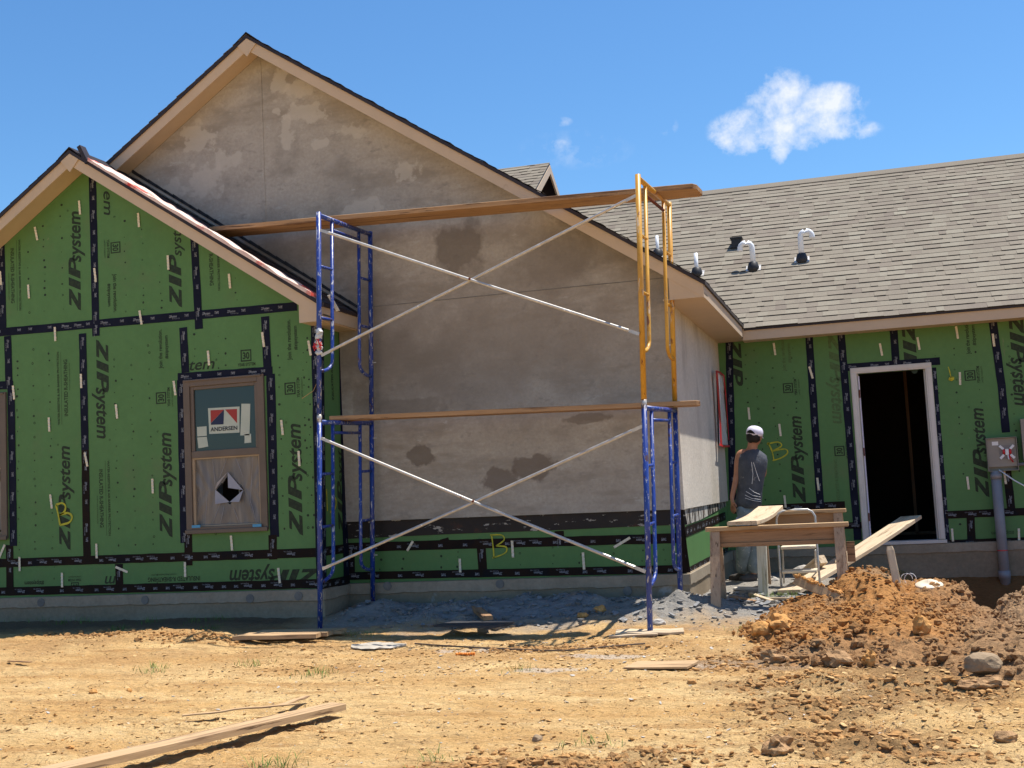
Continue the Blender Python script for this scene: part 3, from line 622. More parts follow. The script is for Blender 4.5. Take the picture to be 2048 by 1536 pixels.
def glass():
    M = bpy.data.materials.new('glass'); M.use_nodes = True; g = NT(M.node_tree); g.n.clear()
    P = g.add('ShaderNodeBsdfPrincipled', {'Base Color': (.028, .045, .045, 1), 'Roughness': .12, 'Specular IOR Level': .4}); g.add('ShaderNodeOutputMaterial', {'Surface': P.outputs[0]}); MATS['glass'] = M
    M = bpy.data.materials.new('window_film'); M.use_nodes = True; g = NT(M.node_tree); g.n.clear()
    tc = g.add('ShaderNodeTexCoord').outputs['Object']
    c = g.mix(g.ramp(g.noise(g.scale(tc, 3.4, 1, 1.0), 1.2, 2, .4, .8), .35, .65), (.20, .18, .17), (.29, .25, .215))
    fac = g.ramp(g.noise(g.scale(tc, 9, 1, 1.), 1.5, 3, .5, 1.5), .4, .7, .34, .16)
    d = g.add('ShaderNodeBsdfPrincipled', {'Base Color': c, 'Roughness': .34, 'Specular IOR Level': .5}); tr = g.add('ShaderNodeBsdfTransparent', {'Color': (.7, .72, .78, 1)})
    bn = g.add('ShaderNodeBump', {'Strength': 1., 'Distance': .012, 'Height': g.noise(g.scale(tc, 6, 1, 1.2), 1.4, 4, .5, 1.)}); g.l.new(bn.outputs[0], d.inputs['Normal'])
    mx = g.add('ShaderNodeMixShader', {0: fac, 1: d.outputs[0], 2: tr.outputs[0]}); g.add('ShaderNodeOutputMaterial', {'Surface': mx.outputs[0]}); MATS['window_film'] = M
glass()
wd, x0, x1, z0, z1, zm, t = window(WIN[1])
y = YL
# film over the open lower sash with a torn diamond hole, flaps folded out
hx = [onY(px, py, y+.012) for px, py in [(456, 944), (487, 980), (460, 1004), (431, 979)]]
a0, a1, c0, c1 = x0+t+.028, x1-t-.018, z0+t*.8+.012, zm-.016
nx, nz = 60, 50; V = []; Fc = []; hcx = (hx[0].x+hx[2].x)/2; hcz = (hx[1].z+hx[3].z)/2
for j in range(nz+1):
    for i in range(nx+1):
        X = a0+(a1-a0)*i/nx; Z = c0+(c1-c0)*j/nz
        V.append((X, y+.016+.026*abs(mn.noise(Vector(((X-hcx)*6/(1+1.2*abs(Z-hcz)), 3, Z*1.6))))+.012*mn.noise(Vector(((X-hcx)*20/(1+2*abs(Z-hcz)), 1, Z*2))), Z))
hc = Vector(((hx[0].x+hx[2].x)/2, 0, (hx[1].z+hx[3].z)/2)); rx = (hx[1].x-hx[3].x)/2; rz = (hx[0].z-hx[2].z)/2
for j in range(nz):
    for i in range(nx):
        X = a0+(a1-a0)*(i+.5)/nx; Z = c0+(c1-c0)*(j+.5)/nz
        if abs(X-hc.x)/rx+abs(Z-hc.z)/rz > 1.0: q = j*(nx+1)+i; Fc.append((q, q+1, q+nx+2, q+nx+1))
mb = MB(); mb.add(V, Fc); film = mb.build('plastic_film', 'window_film', wd, smooth=True)
for (ax, ay, bx_, by_) in [(455, 913, 437, 960), (470, 912, 486, 955), (425, 915, 432, 1000), (505, 915, 500, 1010), (448, 1012, 440, 1048), (466, 1014, 478, 1046), (500, 1000, 512, 1044), (414, 990, 410, 1046), (440, 1006, 425, 1046)]:
    cr = MB(); a_ = onY(ax, ay, y+.010); b_ = onY(bx_, by_, y+.010); cr.tube([a_, a_.lerp(b_, .5)+Vector((.006, -.003, 0)), b_], [.0012, .0026, .001], 5); cr.build('film_crease', 'flap_film', film)
mb = MB()
top, rt, bt, lf = [Vector((p.x, y+.004, p.z)) for p in hx]
mb.add([top, rt, (top.x+.01, y-.012, rt.z+.03)], [(0, 1, 2)]); mb.add([lf, bt, (lf.x+.005, y-.012, bt.z-.015)], [(0, 1, 2)]); mb.add([bt, rt, (rt.x-.04, y-.012, bt.z-.005)], [(0, 1, 2)])
mb.add([lf, top, (lf.x+.03, y-.008, lf.z+.07)], [(0, 1, 2)])
mb.build('torn_flap', 'flap_film', film)
mb = MB(); mb.box(hx[3].x+.11, hx[3].x+.122, y+.3, y+.32, c0, c1); mb.box(hx[3].x+.2, hx[3].x+.206, y+.3, y+.32, c0, c1); mb.build('inner_stud', 'white_trim', wd)
mb = MB(); mb.box(x0+t, x1-t, y+.6, y+.62, z0+.03, z1-.03); mb.build('room_interior', 'dark_room', wd)  # near-black sheet behind the window, standing in for the unlit room
mb = MB()
for px in (392, 514):
    p = onY(px, 1053 if px < 400 else 1051, y-.052); mb.box(p.x-.05, p.x+.05, y-.0525, y-.0505, p.z-.014, p.z+.014)
mb.build('blue_tape', 'cyan_tape', wd)
# maker's stickers on the upper pane
yy = y+.0035
def card(name, pts, m, host, off=0., th=.0012):
    mb = MB(); mb.prism([onY(px, py, yy-off) for px, py in pts], (0, th, 0)); return mb.build(name, m, host)
st = card('sticker', [(416, 816.5), (479, 813), (479, 865), (418.5, 868)], 'paper', wd)
card('red_patch', [(421, 820.5), (448, 819.2), (421.5, 846)], 'red_print', st, .0013); card('navy_patch', [(448, 819.5), (447, 848.6), (421.8, 849.8), (421.8, 846.3)], 'navy_print', st, .0013)
card('red_patch', [(450, 819), (474, 817.8), (474, 846.5)], 'red_print', st, .0013)
mb = MB(); p = onY(421, 863, yy-.0026); put_text(mb, 'ANDERSEN', p, (1, 0, .0), (0, 0, 1), .042, onY(475, 861, yy).x-p.x, offset=.02); mb.build('sticker_lettering', 'black_print', st)
card('sticker', [(483, 807.5), (500.5, 807.5), (499, 870.5), (480.5, 871)], 'paper', wd); card('sticker', [(394, 854), (413, 852.5), (413.5, 871.5), (394.5, 873)], 'paper', wd)
card('sticker', [(394.5, 875), (413.5, 873.5), (416.5, 893), (397, 896.5)], 'paper', wd); card('sticker', [(489, 868.5), (502, 867.5), (502.5, 885), (489, 886.5)], 'paper', wd)
window(WIN[0])
mb = MB(); p = onY(-30, 1075, YL)
q0 = onY(-140, 1075, YL); q1 = onY(2, 945, YL); mb.box(q0.x, q1.x, YL+.008, YL+.012, q0.z+.05, q1.z-.1); mb.build('plastic_film', 'window_film', house)

# ---- door frame
f = MB(); yb = YR-.03
f.box(DX0-.075, DX0, yb, YR+.02, DZ0-.0, DZ1); f.box(DX1, DX1+.075, yb, YR+.02, DZ0, DZ1); f.box(DX0-.075, DX1+.075, yb, YR+.02, DZ1, DZ1+.072)
f.box(DX0-.066, DX0-.02, yb-.008, yb, DZ0+.01, DZ1); f.box(DX1+.02, DX1+.066, yb-.008, yb, DZ0+.01, DZ1); f.box(DX0-.066, DX1+.066, yb-.008, yb, DZ1+.018, DZ1+.06)
df = f.build('door_frame', 'white_trim', house, bevel=.003)
f = MB(); f.box(DX0, DX0+.018, YR+.03, YR+.15, DZ0, DZ1); f.box(DX1-.018, DX1, YR+.03, YR+.15, DZ0, DZ1); f.build('door_jamb', 'white_trim', df)
f = MB(); f.box(DX0+.012, DX0+.028, YR+.02, YR+.03, DZ0, DZ1-.03); f.build('weather_strip', 'cap_white', df)
for zz in (DZ1-.3, DZ0+1.05, DZ0+.25): f = MB(); f.box(DX0+.010, DX0+.026, YR+.008, YR+.02, zz, zz+.1); f.build('hinge', 'rust', df)
f = MB(); f.box(DX0-.08, DX1+.09, YR-.05, YR+.16, ZS+.002, ZS+.04); f.build('door_threshold', 'white_trim', df)
# wire stub beside the door
mb = MB(); p = onY(1903, 757, YR-.01); mb.tube([p, p+Vector((-.01, -.05, .03)), p+Vector((-.02, -.07, .09)), p+Vector((-.03, -.06, .14))], .006, 6); mb.blob(p, .035, .02, .03, .2, 1, 5); mb.build('cable_stub', 'yellow_spray', house)

# ---- the wrapped side window (plastic with red tape) on the sunny side wall
mb = MB(); Xw = XS+.03
def sx(px, py, o=0.): return onX(px, py, Xw+o)
ring = []
for k in range(13):
    t_ = k/12; a = sx(1435+4*t_+0, 745+143*t_, .012); b = sx(1450+11*t_, 755+140*t_, .0)
    rr = []
    for j in range(6):
        q = a.lerp(b, j/5); rr.append(q+Vector((.025+.018*mn.noise(q*8), 0, .0)))
    ring.append(rr+[b, a])
mb.loft(ring); wfilm = mb.build('plastic_film', 'silver_film', house, smooth=False, label='clear plastic stretched over a side window opening')
for (l, wpx) in (([(1434, 742), (1438, 800), (1441, 850), (1443, 892)], 3.2), ([(1448, 752), (1452, 790), (1456, 840), (1459, 880)], 2.0), ([(1440, 889), (1448, 893), (1460, 892)], 4.), ([(1432, 742), (1440, 745), (1449, 752)], 3)):
    mb = MB(); ring = []
    for i, (px, py) in enumerate(l):
        v = len(l) > 3; dx, dy = (wpx/2, 0) if v else (0, wpx/2)
        a = sx(px-dx, py-dy, .052); b = sx(px+dx, py+dy, .056); ring.append([a, b, b-Vector((.004, 0, 0)), a-Vector((.004, 0, 0))])
    mb.loft(ring); mb.build('red_tape', 'red_film', wfilm)

# ---- roofs: fascia, soffit, drip edge and shingles
def rake(nm, ridge_x, zf, y, xl, xr, wall_y, boxz, eave_wall_x):
    """front gable trim: raking fascia boards, soffit behind them, kite block at the peak"""
    roof = bpy.data.objects.new(nm, None); COL.objects.link(roof); roof.parent = house; roof['_w'] = (0., 0., 0.)
    h = .142
    for sgn, xe in ((-1, xl), (1, xr)):
        m = MB(); m.prism([(ridge_x+sgn*.002, y, zf(ridge_x)), (xe, y, zf(xe)), (xe, y, zf(xe)-h), (ridge_x+sgn*.002, y, zf(ridge_x)-h)], (0, .022, 0)); m.build('fascia', 'tan_paint', roof)
        m = MB(); m.prism([(ridge_x, y+.022, zf(ridge_x)-.085), (xe, y+.022, zf(xe)-.085), (xe, y+.022, zf(xe)-.098), (ridge_x, y+.022, zf(ridge_x)-.098)], (0, wall_y-y-.022, 0)); m.build('soffit', 'tan_paint', roof)
        m = MB(); m.prism([(ridge_x, y-.018, zf(ridge_x)+.028), (xe+sgn*.02, y-.018, zf(xe+sgn*.02)+.028), (xe+sgn*.02, y-.018, zf(xe+sgn*.02)-.012), (ridge_x, y-.018, zf(ridge_x)-.012)], (0, .012, 0)); m.build('drip_edge', 'drip_edge', roof)
        m = MB(); m.prism([(ridge_x, y-.006, zf(ridge_x)+.002), (xe+sgn*.015, y-.006, zf(xe+sgn*.015)+.002), (xe+sgn*.015, y-.006, zf(xe+sgn*.015)+.024), (ridge_x, y-.006, zf(ridge_x)+.024)], (0, 9 if nm == 'main_roof' else .91, 0)); m.build('roof_deck', 'drip_edge', roof)
    k = MB(); zp = zf(ridge_x); k.prism([(ridge_x, y-.014, zp-.004), (ridge_x+.115, y-.014, zp-.082), (ridge_x, y-.014, zp-.215), (ridge_x-.115, y-.014, zp-.082)], (0, .012, 0)); k.build('peak_block', 'tan_paint', roof)
    # boxed return at the right eave
    zt = zf(xr)-h; xi = eave_wall_x
    m = MB(); xk = ridge_x+(zf(ridge_x)-h-boxz)/SL
    xa = xi+(.05 if nm == 'main_roof' else -.02)
    m.prism([(xa, y+.004, zf(xa)-h+.02), (xr-.001, y+.004, zt+.02), (xr-.001, y+.004, boxz), (xa, y+.004, boxz)], (0, .016, 0)); m.build('soffit_return', 'tan_paint', roof)
    return roof
def shingles(host, ox, oy, oz, u, up, nrm, length, slope_len, m, seed=1, expo=.143, start=0.):
    """courses of laminated tabs; each tab a thin tilted slab; tone per face"""
    r = random.Random(seed); mb = MB(); tone = []; u = Vector(u); up = Vector(up); nrm = Vector(nrm); O = Vector((ox, oy, oz))
    n = int(math.ceil(slope_len/expo))
    for j in range(n):
        s0 = j*expo; s1 = min(slope_len, s0+expo*1.12); x = -r.uniform(0, .15)
        while x < length:
            wd_ = r.choice([.09, .12, .15, .18, .22, .26, .16, .14]); x1 = min(x+wd_, length); xs = max(x, 0)
            if x1 > xs:
                thick = r.random() < .5; th = ((.012 if thick else .006)+r.uniform(0, .002))*(.5 if m == 'shingle_shade' else 1); base = r.gauss(.5, .15)+(.04 if thick else -.05); sag = r.uniform(-.003, .003)
                a = O+u*xs+up*(s0+sag)+nrm*.0; b = O+u*x1+up*(s0+sag)+nrm*.0; c = O+u*x1+up*s1; d = O+u*xs+up*s1
                mb.add([a+nrm*th, b+nrm*th, c+nrm*.001, d+nrm*.001, a-nrm*.004, b-nrm*.004], [(0, 1, 2, 3), (4, 5, 1, 0)]); tone += [min(1, max(0, base)), -1.]
            x = x1 if x1 > x else x+wd_
    mb.tone = tone
    me = mb
    o = me.build('shingles', m, host); return o
s_ = math.sqrt(1+SL*SL); cs, sn = 1/s_, SL/s_
rL = rake('gable_roof', -8.02, zL, FY_L, -11.05, -5.13, YL, 3.045, XL)
rM = rake('main_roof', -6.19, zM, FY_M, -10.97, -1.42, YM-.02, 3.02, XS)
# boxed rake return meets the horizontal soffit of the eaves; eave fascia boards running back
mb = MB(); mb.box(-1.442, -1.42, FY_M+.0225, 15.08, 3.02, zM(-1.42)-.0); mb.build('fascia', 'tan_paint', rM)
mb = MB(); mb.box(-1.425, -1.40, FY_M-.01, 15.1, zM(-1.42)-.012, zM(-1.42)+.022); mb.build('drip_edge', 'drip_edge', rM)
mb = MB(); mb.box(XS-.02, -1.442, FY_M+.0225, YR, 3.022, 3.034); mb.build('soffit', 'tan_paint', rM)
mb = MB(); mb.box(-5.152, -5.13, FY_L+.0225, YM-.022, 3.06, zL(-5.13)); mb.build('fascia', 'tan_paint', rL)
mb = MB(); mb.box(-5.135, -5.11, FY_L-.01, YM-.022, zL(-5.13)-.012, zL(-5.13)+.022); mb.build('drip_edge', 'drip_edge', rL)
mb = MB(); mb.box(XL-.02, -5.152, FY_L+.02, YM-.022, 3.05, 3.062); mb.build('soffit', 'tan_paint', rL)
# left gable shingles both slopes, main gable both slopes (front courses are what shows)
for rf, rx_, zf, y0, dep, xe, sd in ((rL, -8.02, zL, FY_L-.02, YM-FY_L, 3.02, 11), (rM, -6.19, zM, FY_M-.02, 7.6, 4.8, 12)):
    for sg in (-1, 1):
        ex = rx_+sg*(xe if sg < 0 else (2.905 if rf is rL else 4.785)); L = abs(ex-rx_)*s_
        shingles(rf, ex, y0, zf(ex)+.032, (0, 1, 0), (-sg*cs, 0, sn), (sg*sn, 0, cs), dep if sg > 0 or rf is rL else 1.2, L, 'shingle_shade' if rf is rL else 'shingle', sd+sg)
    m = MB()
    for k in range(int(dep/.14)): y_ = y0+k*.14; m.prism([(rx_, y_, zf(rx_)+.062), (rx_+.14, y_, zf(rx_+.14)+.045), (rx_+.14, y_, zf(rx_+.14)+.035), (rx_, y_, zf(rx_)+.052), (rx_-.14, y_, zf(rx_-.14)+.035), (rx_-.14, y_, zf(rx_-.14)+.045)], (0, .15, .0)); 
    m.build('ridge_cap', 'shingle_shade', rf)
# red underlayment laid along the rake of the left gable, rumpled
ring = []
for i in range(71):
    X = -7.78+(2.55)*i/70; rr = []; wdt = .36*(1-.55*(i/70))
    for j in range(7):
        Y = FY_L-.03+wdt*j/6; h = .055+.028*mn.noise(Vector((X*2.6, Y*5, 1)))+.02*mn.noise(Vector((X*8, Y*11, 4)))
        rr.append(Vector((X, Y, zL(X)+max(h, .035)+.012)))
    rr += [Vector((X, FY_L-.03+wdt, zL(X)+.03)), Vector((X, FY_L-.033, zL(X)+.03))]
    ring.append(rr)
mb = MB(); mb.loft(ring); mb.build('underlayment_sheet', 'underlay', rL)
mb = MB(); p = onY(163, 298, FY_L); mb.obox((p.x+.03, FY_L+.02, p.z-.07), (.45, 0, -.9), (0, 1, 0), (.9, 0, .45), .11, .05, .022); mb.build('bent_flashing', 'drip_edge', rL)
mb = MB(); mb.board(onY(658, 590, FY_L), onY(676, 622, FY_L+.1), .05, .006, (1, -.6, .2)); mb.build('torn_strip', 'clear_film', rL)
# step flashing where the gable roof meets the plastered wall
mb = MB()
for i in range(26):
    X = -7.85+i*.105; z = zL(X)+.035; k = .02+.008*random.random(); mb.prism([(X, YM-.03, z+.05), (X+.12, YM-.03, z-.03), (X+.12, YM-.03, z+k-.02), (X, YM-.03, z+.07+k)], (0, .006, 0))
    mb.prism([(X, YM-.03, z+.01), (X+.12, YM-.03, z-.068), (X+.12, YM-.12, z-.060), (X, YM-.12, z+.018)], (0, 0, .004))
mb.build('step_flashing', 'rubber', rL)

# right wing roof: one wide slope facing the yard
rR = bpy.data.objects.new('wing_roof', None); COL.objects.link(rR); rR.parent = house; rR['_w'] = (0., 0., 0.)
YE, ZE = 15.1, 3.15; RY, RZ = 19.22, ZE+SL*(19.22-15.1)
mb = MB(); mb.prism([(-6.4, YE, ZE-.02), (-6.4, RY, RZ-.02), (-6.4, RY+4, RZ-.02-SL*4), (-6.4, RY+4, 2.6), (-6.4, RY, RZ-.12), (-6.4, YE+.2, ZE-.02)], (16, 0, 0)); mb.build('roof_deck', 'drip_edge', rR)
shingles(rR, -6.4, YE-.03, ZE-.02, (1, 0, 0), (0, cs, sn), (0, -sn, cs), 15.4, (RY-YE+.03)*s_, 'shingle', 5)
mb = MB()
for k in range(1): x = -6.4; mb.prism([(x, RY, RZ+.030), (x, RY-.13, RZ-.13*SL+.022), (x, RY-.13, RZ-.13*SL+.008), (x, RY, RZ+.008), (x, RY+.13, RZ-.13*SL+.008), (x, RY+.13, RZ-.13*SL+.022)], (15.4, 0, 0))
mb.tone = [.42]*len(mb.f); mb.build('ridge_cap', 'shingle', rR)
mb = MB(); mb.box(-1.42, 9.2, YE, YE+.022, 2.985, ZE-.022); mb.build('fascia', 'tan_paint', rR)
mb = MB(); mb.box(-1.40, 9.2, YE-.02, YE-.002, ZE-.045, ZE-.012); mb.build('drip_edge', 'drip_edge', rR)
mb = MB(); mb.box(-1.442, 9.2, YE+.0222, YR, 3.0, 3.012); mb.build('soffit', 'tan_paint', rR)
# small far gable whose ridge runs sideways
dr = bpy.data.objects.new('dormer_roof', None); COL.objects.link(dr); dr.parent = house; dr['_w'] = (0., 0., 0.)
pk = onY(1099, 325, 20.2); GX, GY, GZ = pk.x, 20.2, pk.z; hw = 1.6
for sg in (-1, 1):
    mb = MB(); mb.prism([(GX+.0, GY, GZ-.01), (GX, GY+sg*hw, GZ-.01-SL*hw), (GX, GY+sg*hw, GZ-.05-SL*hw), (GX, GY, GZ-.05)], (-4, 0, 0)); mb.build('roof_deck', 'drip_edge', dr)
    mb = MB(); mb.prism([(GX+.01, GY, GZ-.05), (GX+.01, GY+sg*hw, GZ-.05-SL*hw), (GX+.01, GY+sg*hw, GZ-.20-SL*hw), (GX+.01, GY, GZ-.20)], (-.03, 0, 0)); mb.build('fascia', 'tan_paint', dr)
shingles(dr, GX-3.6, GY-hw, GZ-SL*hw, (1, 0, 0), (0, cs, sn), (0, -sn, cs), 3.61, hw*s_, 'shingle', 9)
mb = MB(); mb.prism([(GX-.35, GY, GZ-.1), (GX-.35, GY+1.3, GZ-.1-SL*1.3), (GX-.35, GY+1.3, GZ-2), (GX-.35, GY-1.3, GZ-2), (GX-.35, GY-1.3, GZ-.1-SL*1.3)], (-3, 0, 0)); mb.build('gable_wall', 'taupe', dr)
# back of the main roof: close the volume
mb = MB(); mb.box(-10.7, -10.6, YM+.15, 19, 0, 3.0); mb.box(-10.6, 9, 23, 23.1, 0, 2.7); mb.box(8.9, 9, YR+.15, 23, 0, 2.7); mb.build('rear_wall', 'concrete', house)

# ---- vents on the wing roof
def roofpt(px, py):
    d = ray(px, py); t = (ZE-HC-SL*YE)/(d.z-SL*d.y); return CAM+d*t
def pipe(px, py, h, r, hook=0, bend=.1, hookr=.085):
    b = roofpt(px, py); v = bpy.data.objects.new('vent_pipe', None); COL.objects.link(v); v.parent = house; v.location = b; v['_w'] = tuple(b)
    pts = [b+Vector((0, 0, -.05)), b+Vector((0, 0, h))]
    if hook:
        for k in range(1, 9): a = math.pi*k/8*1.05; pts.append(b+Vector((hook*hookr*(1-math.cos(a)), 0, h+hookr*math.sin(a))))
        pts.append(pts[-1]+Vector((0, 0, -.02)))
    m = MB(); m.tube(pts, r, 12); m.build('pipe', 'pvc', v, smooth=True)
    m = MB(); m.tube([b+Vector((0, -.02, -.06)), b+Vector((0, 0, .03)), b+Vector((0, 0, .09)), b+Vector((0, 0, .10))], [.085, .078, .06, .045], 14); m.build('pipe_boot', 'rubber', v, smooth=True)
    m = MB(); m.obox(b+Vector((0, -.0, .012)), (1, 0, 0), (0, cs, sn), (0, -sn, cs), .10, .09, .004); m.build('boot_flange', 'galv', v)
pipe(1507, 538, .29, .037, -1, hookr=.082); pipe(1604, 521, .32, .037, 1, hookr=.078); pipe(1394, 549, .30, .027); 
pipe(1316, 512, .30, .024)
p = roofpt(1474, 494); m = MB(); m.box(p.x-.07, p.x+.07, p.y-.07, p.y+.08, p.z-.1, p.z+.11); m.box(p.x-.085, p.x+.085, p.y-.085, p.y+.095, p.z+.11, p.z+.13); m.box(p.x-.085, p.x+.085, p.y-.085, p.y+.095, p.z-.02, p.z-.0); m.build('square_vent', 'rubber', house)
p = onY(1318, 510, 11.9); 
# ================================================================== GROUND
rng = np.random.RandomState(3)
_perm = rng.rand(4096)
def vnoise(x, y, s):
    xi = np.floor(x).astype(int); yi = np.floor(y).astype(int); xf = x-xi; yf = y-yi
    u = xf*xf*(3-2*xf); v = yf*yf*(3-2*yf)
    h = lambda a, b: _perm[(a*73+b*179+s*31+a*b % 7) & 4095]
    return (h(xi, yi)*(1-u)+h(xi+1, yi)*u)*(1-v)+(h(xi, yi+1)*(1-u)+h(xi+1, yi+1)*u)*v-.5
def fbm(x, y, f, o=4, s=0):
    r = 0; a = 1.
    for k in range(o): r = r+a*vnoise(x*f+17.3*k, y*f-9.1*k, s+k); a *= .5; f *= 2.03
    return r
def sstep(a, b, x): t = np.clip((x-a)/(b-a), 0, 1); return t*t*(3-2*t)
CHURN = []
for px, py, rx, ry, a in [(1120, 1518, .55, .13, .9), (960, 1530, .4, .1, .6), (1700, 1470, .42, .32, 1.), (1650, 1410, .45, .28, .9), (1600, 1370, .5, .3, .7), (1880, 1380, .5, .4, .9), (1850, 1500, .35, .25, .6), (1330, 1500, .3, .1, .6)]:
    p = onZ(px, py, 0.); CHURN.append((p.x, p.y, rx, ry, a))
def gz(x, y, fine=True):
    x = np.asarray(x, float); y = np.asarray(y, float)
    z = .10*sstep(10.3, 11.3, y)-.012*np.clip(9-y, 0, 6)-.0
    berm = np.exp(-((y-9.95)/.45)**2)*sstep(-5.3, -6.2, x)*.085+sstep(9.4, 10.2, y)*sstep(-5.3, -6.4, x)*.03
    z = z+berm
    # mortar heaps in front of the plastered wall
    for cx, cy, rx, ry, h in ((-4.95, 11.45, .4, .3, .10), (-3.7, 11.5, .85, .35, .10), (-2.75, 11.5, .55, .32, .10), (-1.75, 11.2, .4, .45, .13), (-4.35, 11.1, .4, .4, .04)):
        z = z+h*np.exp(-((x-cx)/rx)**2-((y-cy)/ry)**2)*(1+.8*fbm(x, y, 5, 4, 11))
    trench = np.maximum(sstep(.15, .45, x)*sstep(12.1, 12.5, y)*(1-sstep(14.9, 15.2, y)), sstep(.70, .82, x)*(1-sstep(1.5, 1.9, x))*sstep(10.7, 11.1, y)*(1-sstep(14.9, 15.2, y))); z = z-.6*trench
    z = z-.10*sstep(15., 15.3, y)*0
    if fine:
        near = sstep(4, 8, 13-np.abs(y-8))
        z = z+.022*fbm(x*.7, y, 1.1, 3, 1)+.012*fbm(x, y*1.8, 5, 4, 2)
        t = np.clip(fbm(x*.6, y*1.3, 1.0, 3, 21)*1.6+.1, 0, 1); z = z+t*.022*fbm(x, y*1.4, 9, 3, 5)
        # churned track at the lower right and clod-strewn patches
        ch = 0
        for cx, cy, rx, ry, a in CHURN: ch = ch+a*np.exp(-((x-cx)/rx)**2-((y-cy)/ry)**2)
        ch = np.clip(ch*(1+1.2*fbm(x, y, 2.5, 3, 33)), 0, 1); z = z+ch*(.13*np.abs(fbm(x, y, 4.5, 5, 8))+.05*np.abs(fbm(x, y, 13, 3, 9)))
        z = z+.016*np.abs(fbm(x*.4, y*2.2, 2.0, 4, 71))*2-.008+.010*fbm(x, y*1.2, 20, 2, 72)
        z = z+.014*np.clip(fbm(x*.7, y*1.5, 2.2, 3, 61)*2+.15, 0, 1)*np.abs(fbm(x, y*1.6, 11, 3, 62))*2
        arc = np.exp(-((np.sqrt((x+.35)**2*.5+(y-5.6)**2)-1.05)/.07)**2)*sstep(-.2, .2, x); z = z+.035*arc*(1+fbm(x, y, 12, 3, 4))
        sc = sstep(9.1, 9.4, y)*(1-sstep(9.9, 10.2, y))*sstep(-5.2, -4.8, x); z = z+sc*.02*np.abs(fbm(x, y, 8, 4, 14))
    return z
def graded(a, b, step, lo, hi):
    v = list(np.arange(a, b, step)); s = step; x = v[-1]
    while x < hi: s *= 1.35; x += s; v.append(min(x, hi))
    s = step; x = a; w_ = []
    while x > lo: s *= 1.35; x -= s; w_.append(max(x, lo))
    return np.array(w_[::-1]+v)
def grid_mesh(name, xs, ys, Z, m, keep=None, smooth=True):
    nx, ny = len(xs), len(ys); X, Y = np.meshgrid(xs, ys); V = np.stack([X, Y, Z], -1).reshape(-1, 3)
    i = np.arange(ny-1)[:, None]*nx+np.arange(nx-1)[None]; Q = np.stack([i, i+1, i+nx+1, i+nx], -1).reshape(-1, 4)
    if keep is not None:
        k = keep.reshape(-1); Q = Q[k[Q].any(1)]
    me = bpy.data.meshes.new(name); me.vertices.add(len(V)); me.vertices.foreach_set('co', V.astype(np.float32).ravel())
    me.loops.add(Q.size); me.loops.foreach_set('vertex_index', Q.astype(np.int32).ravel()); me.polygons.add(len(Q)); me.polygons.foreach_set('loop_start', (np.arange(len(Q))*4).astype(np.int32))
    me.update(calc_edges=True); me.validate(); me.materials.append(MATS[m]); me.polygons.foreach_set('use_smooth', [smooth]*len(me.polygons))
    o = bpy.data.objects.new(name, me); COL.objects.link(o); return o
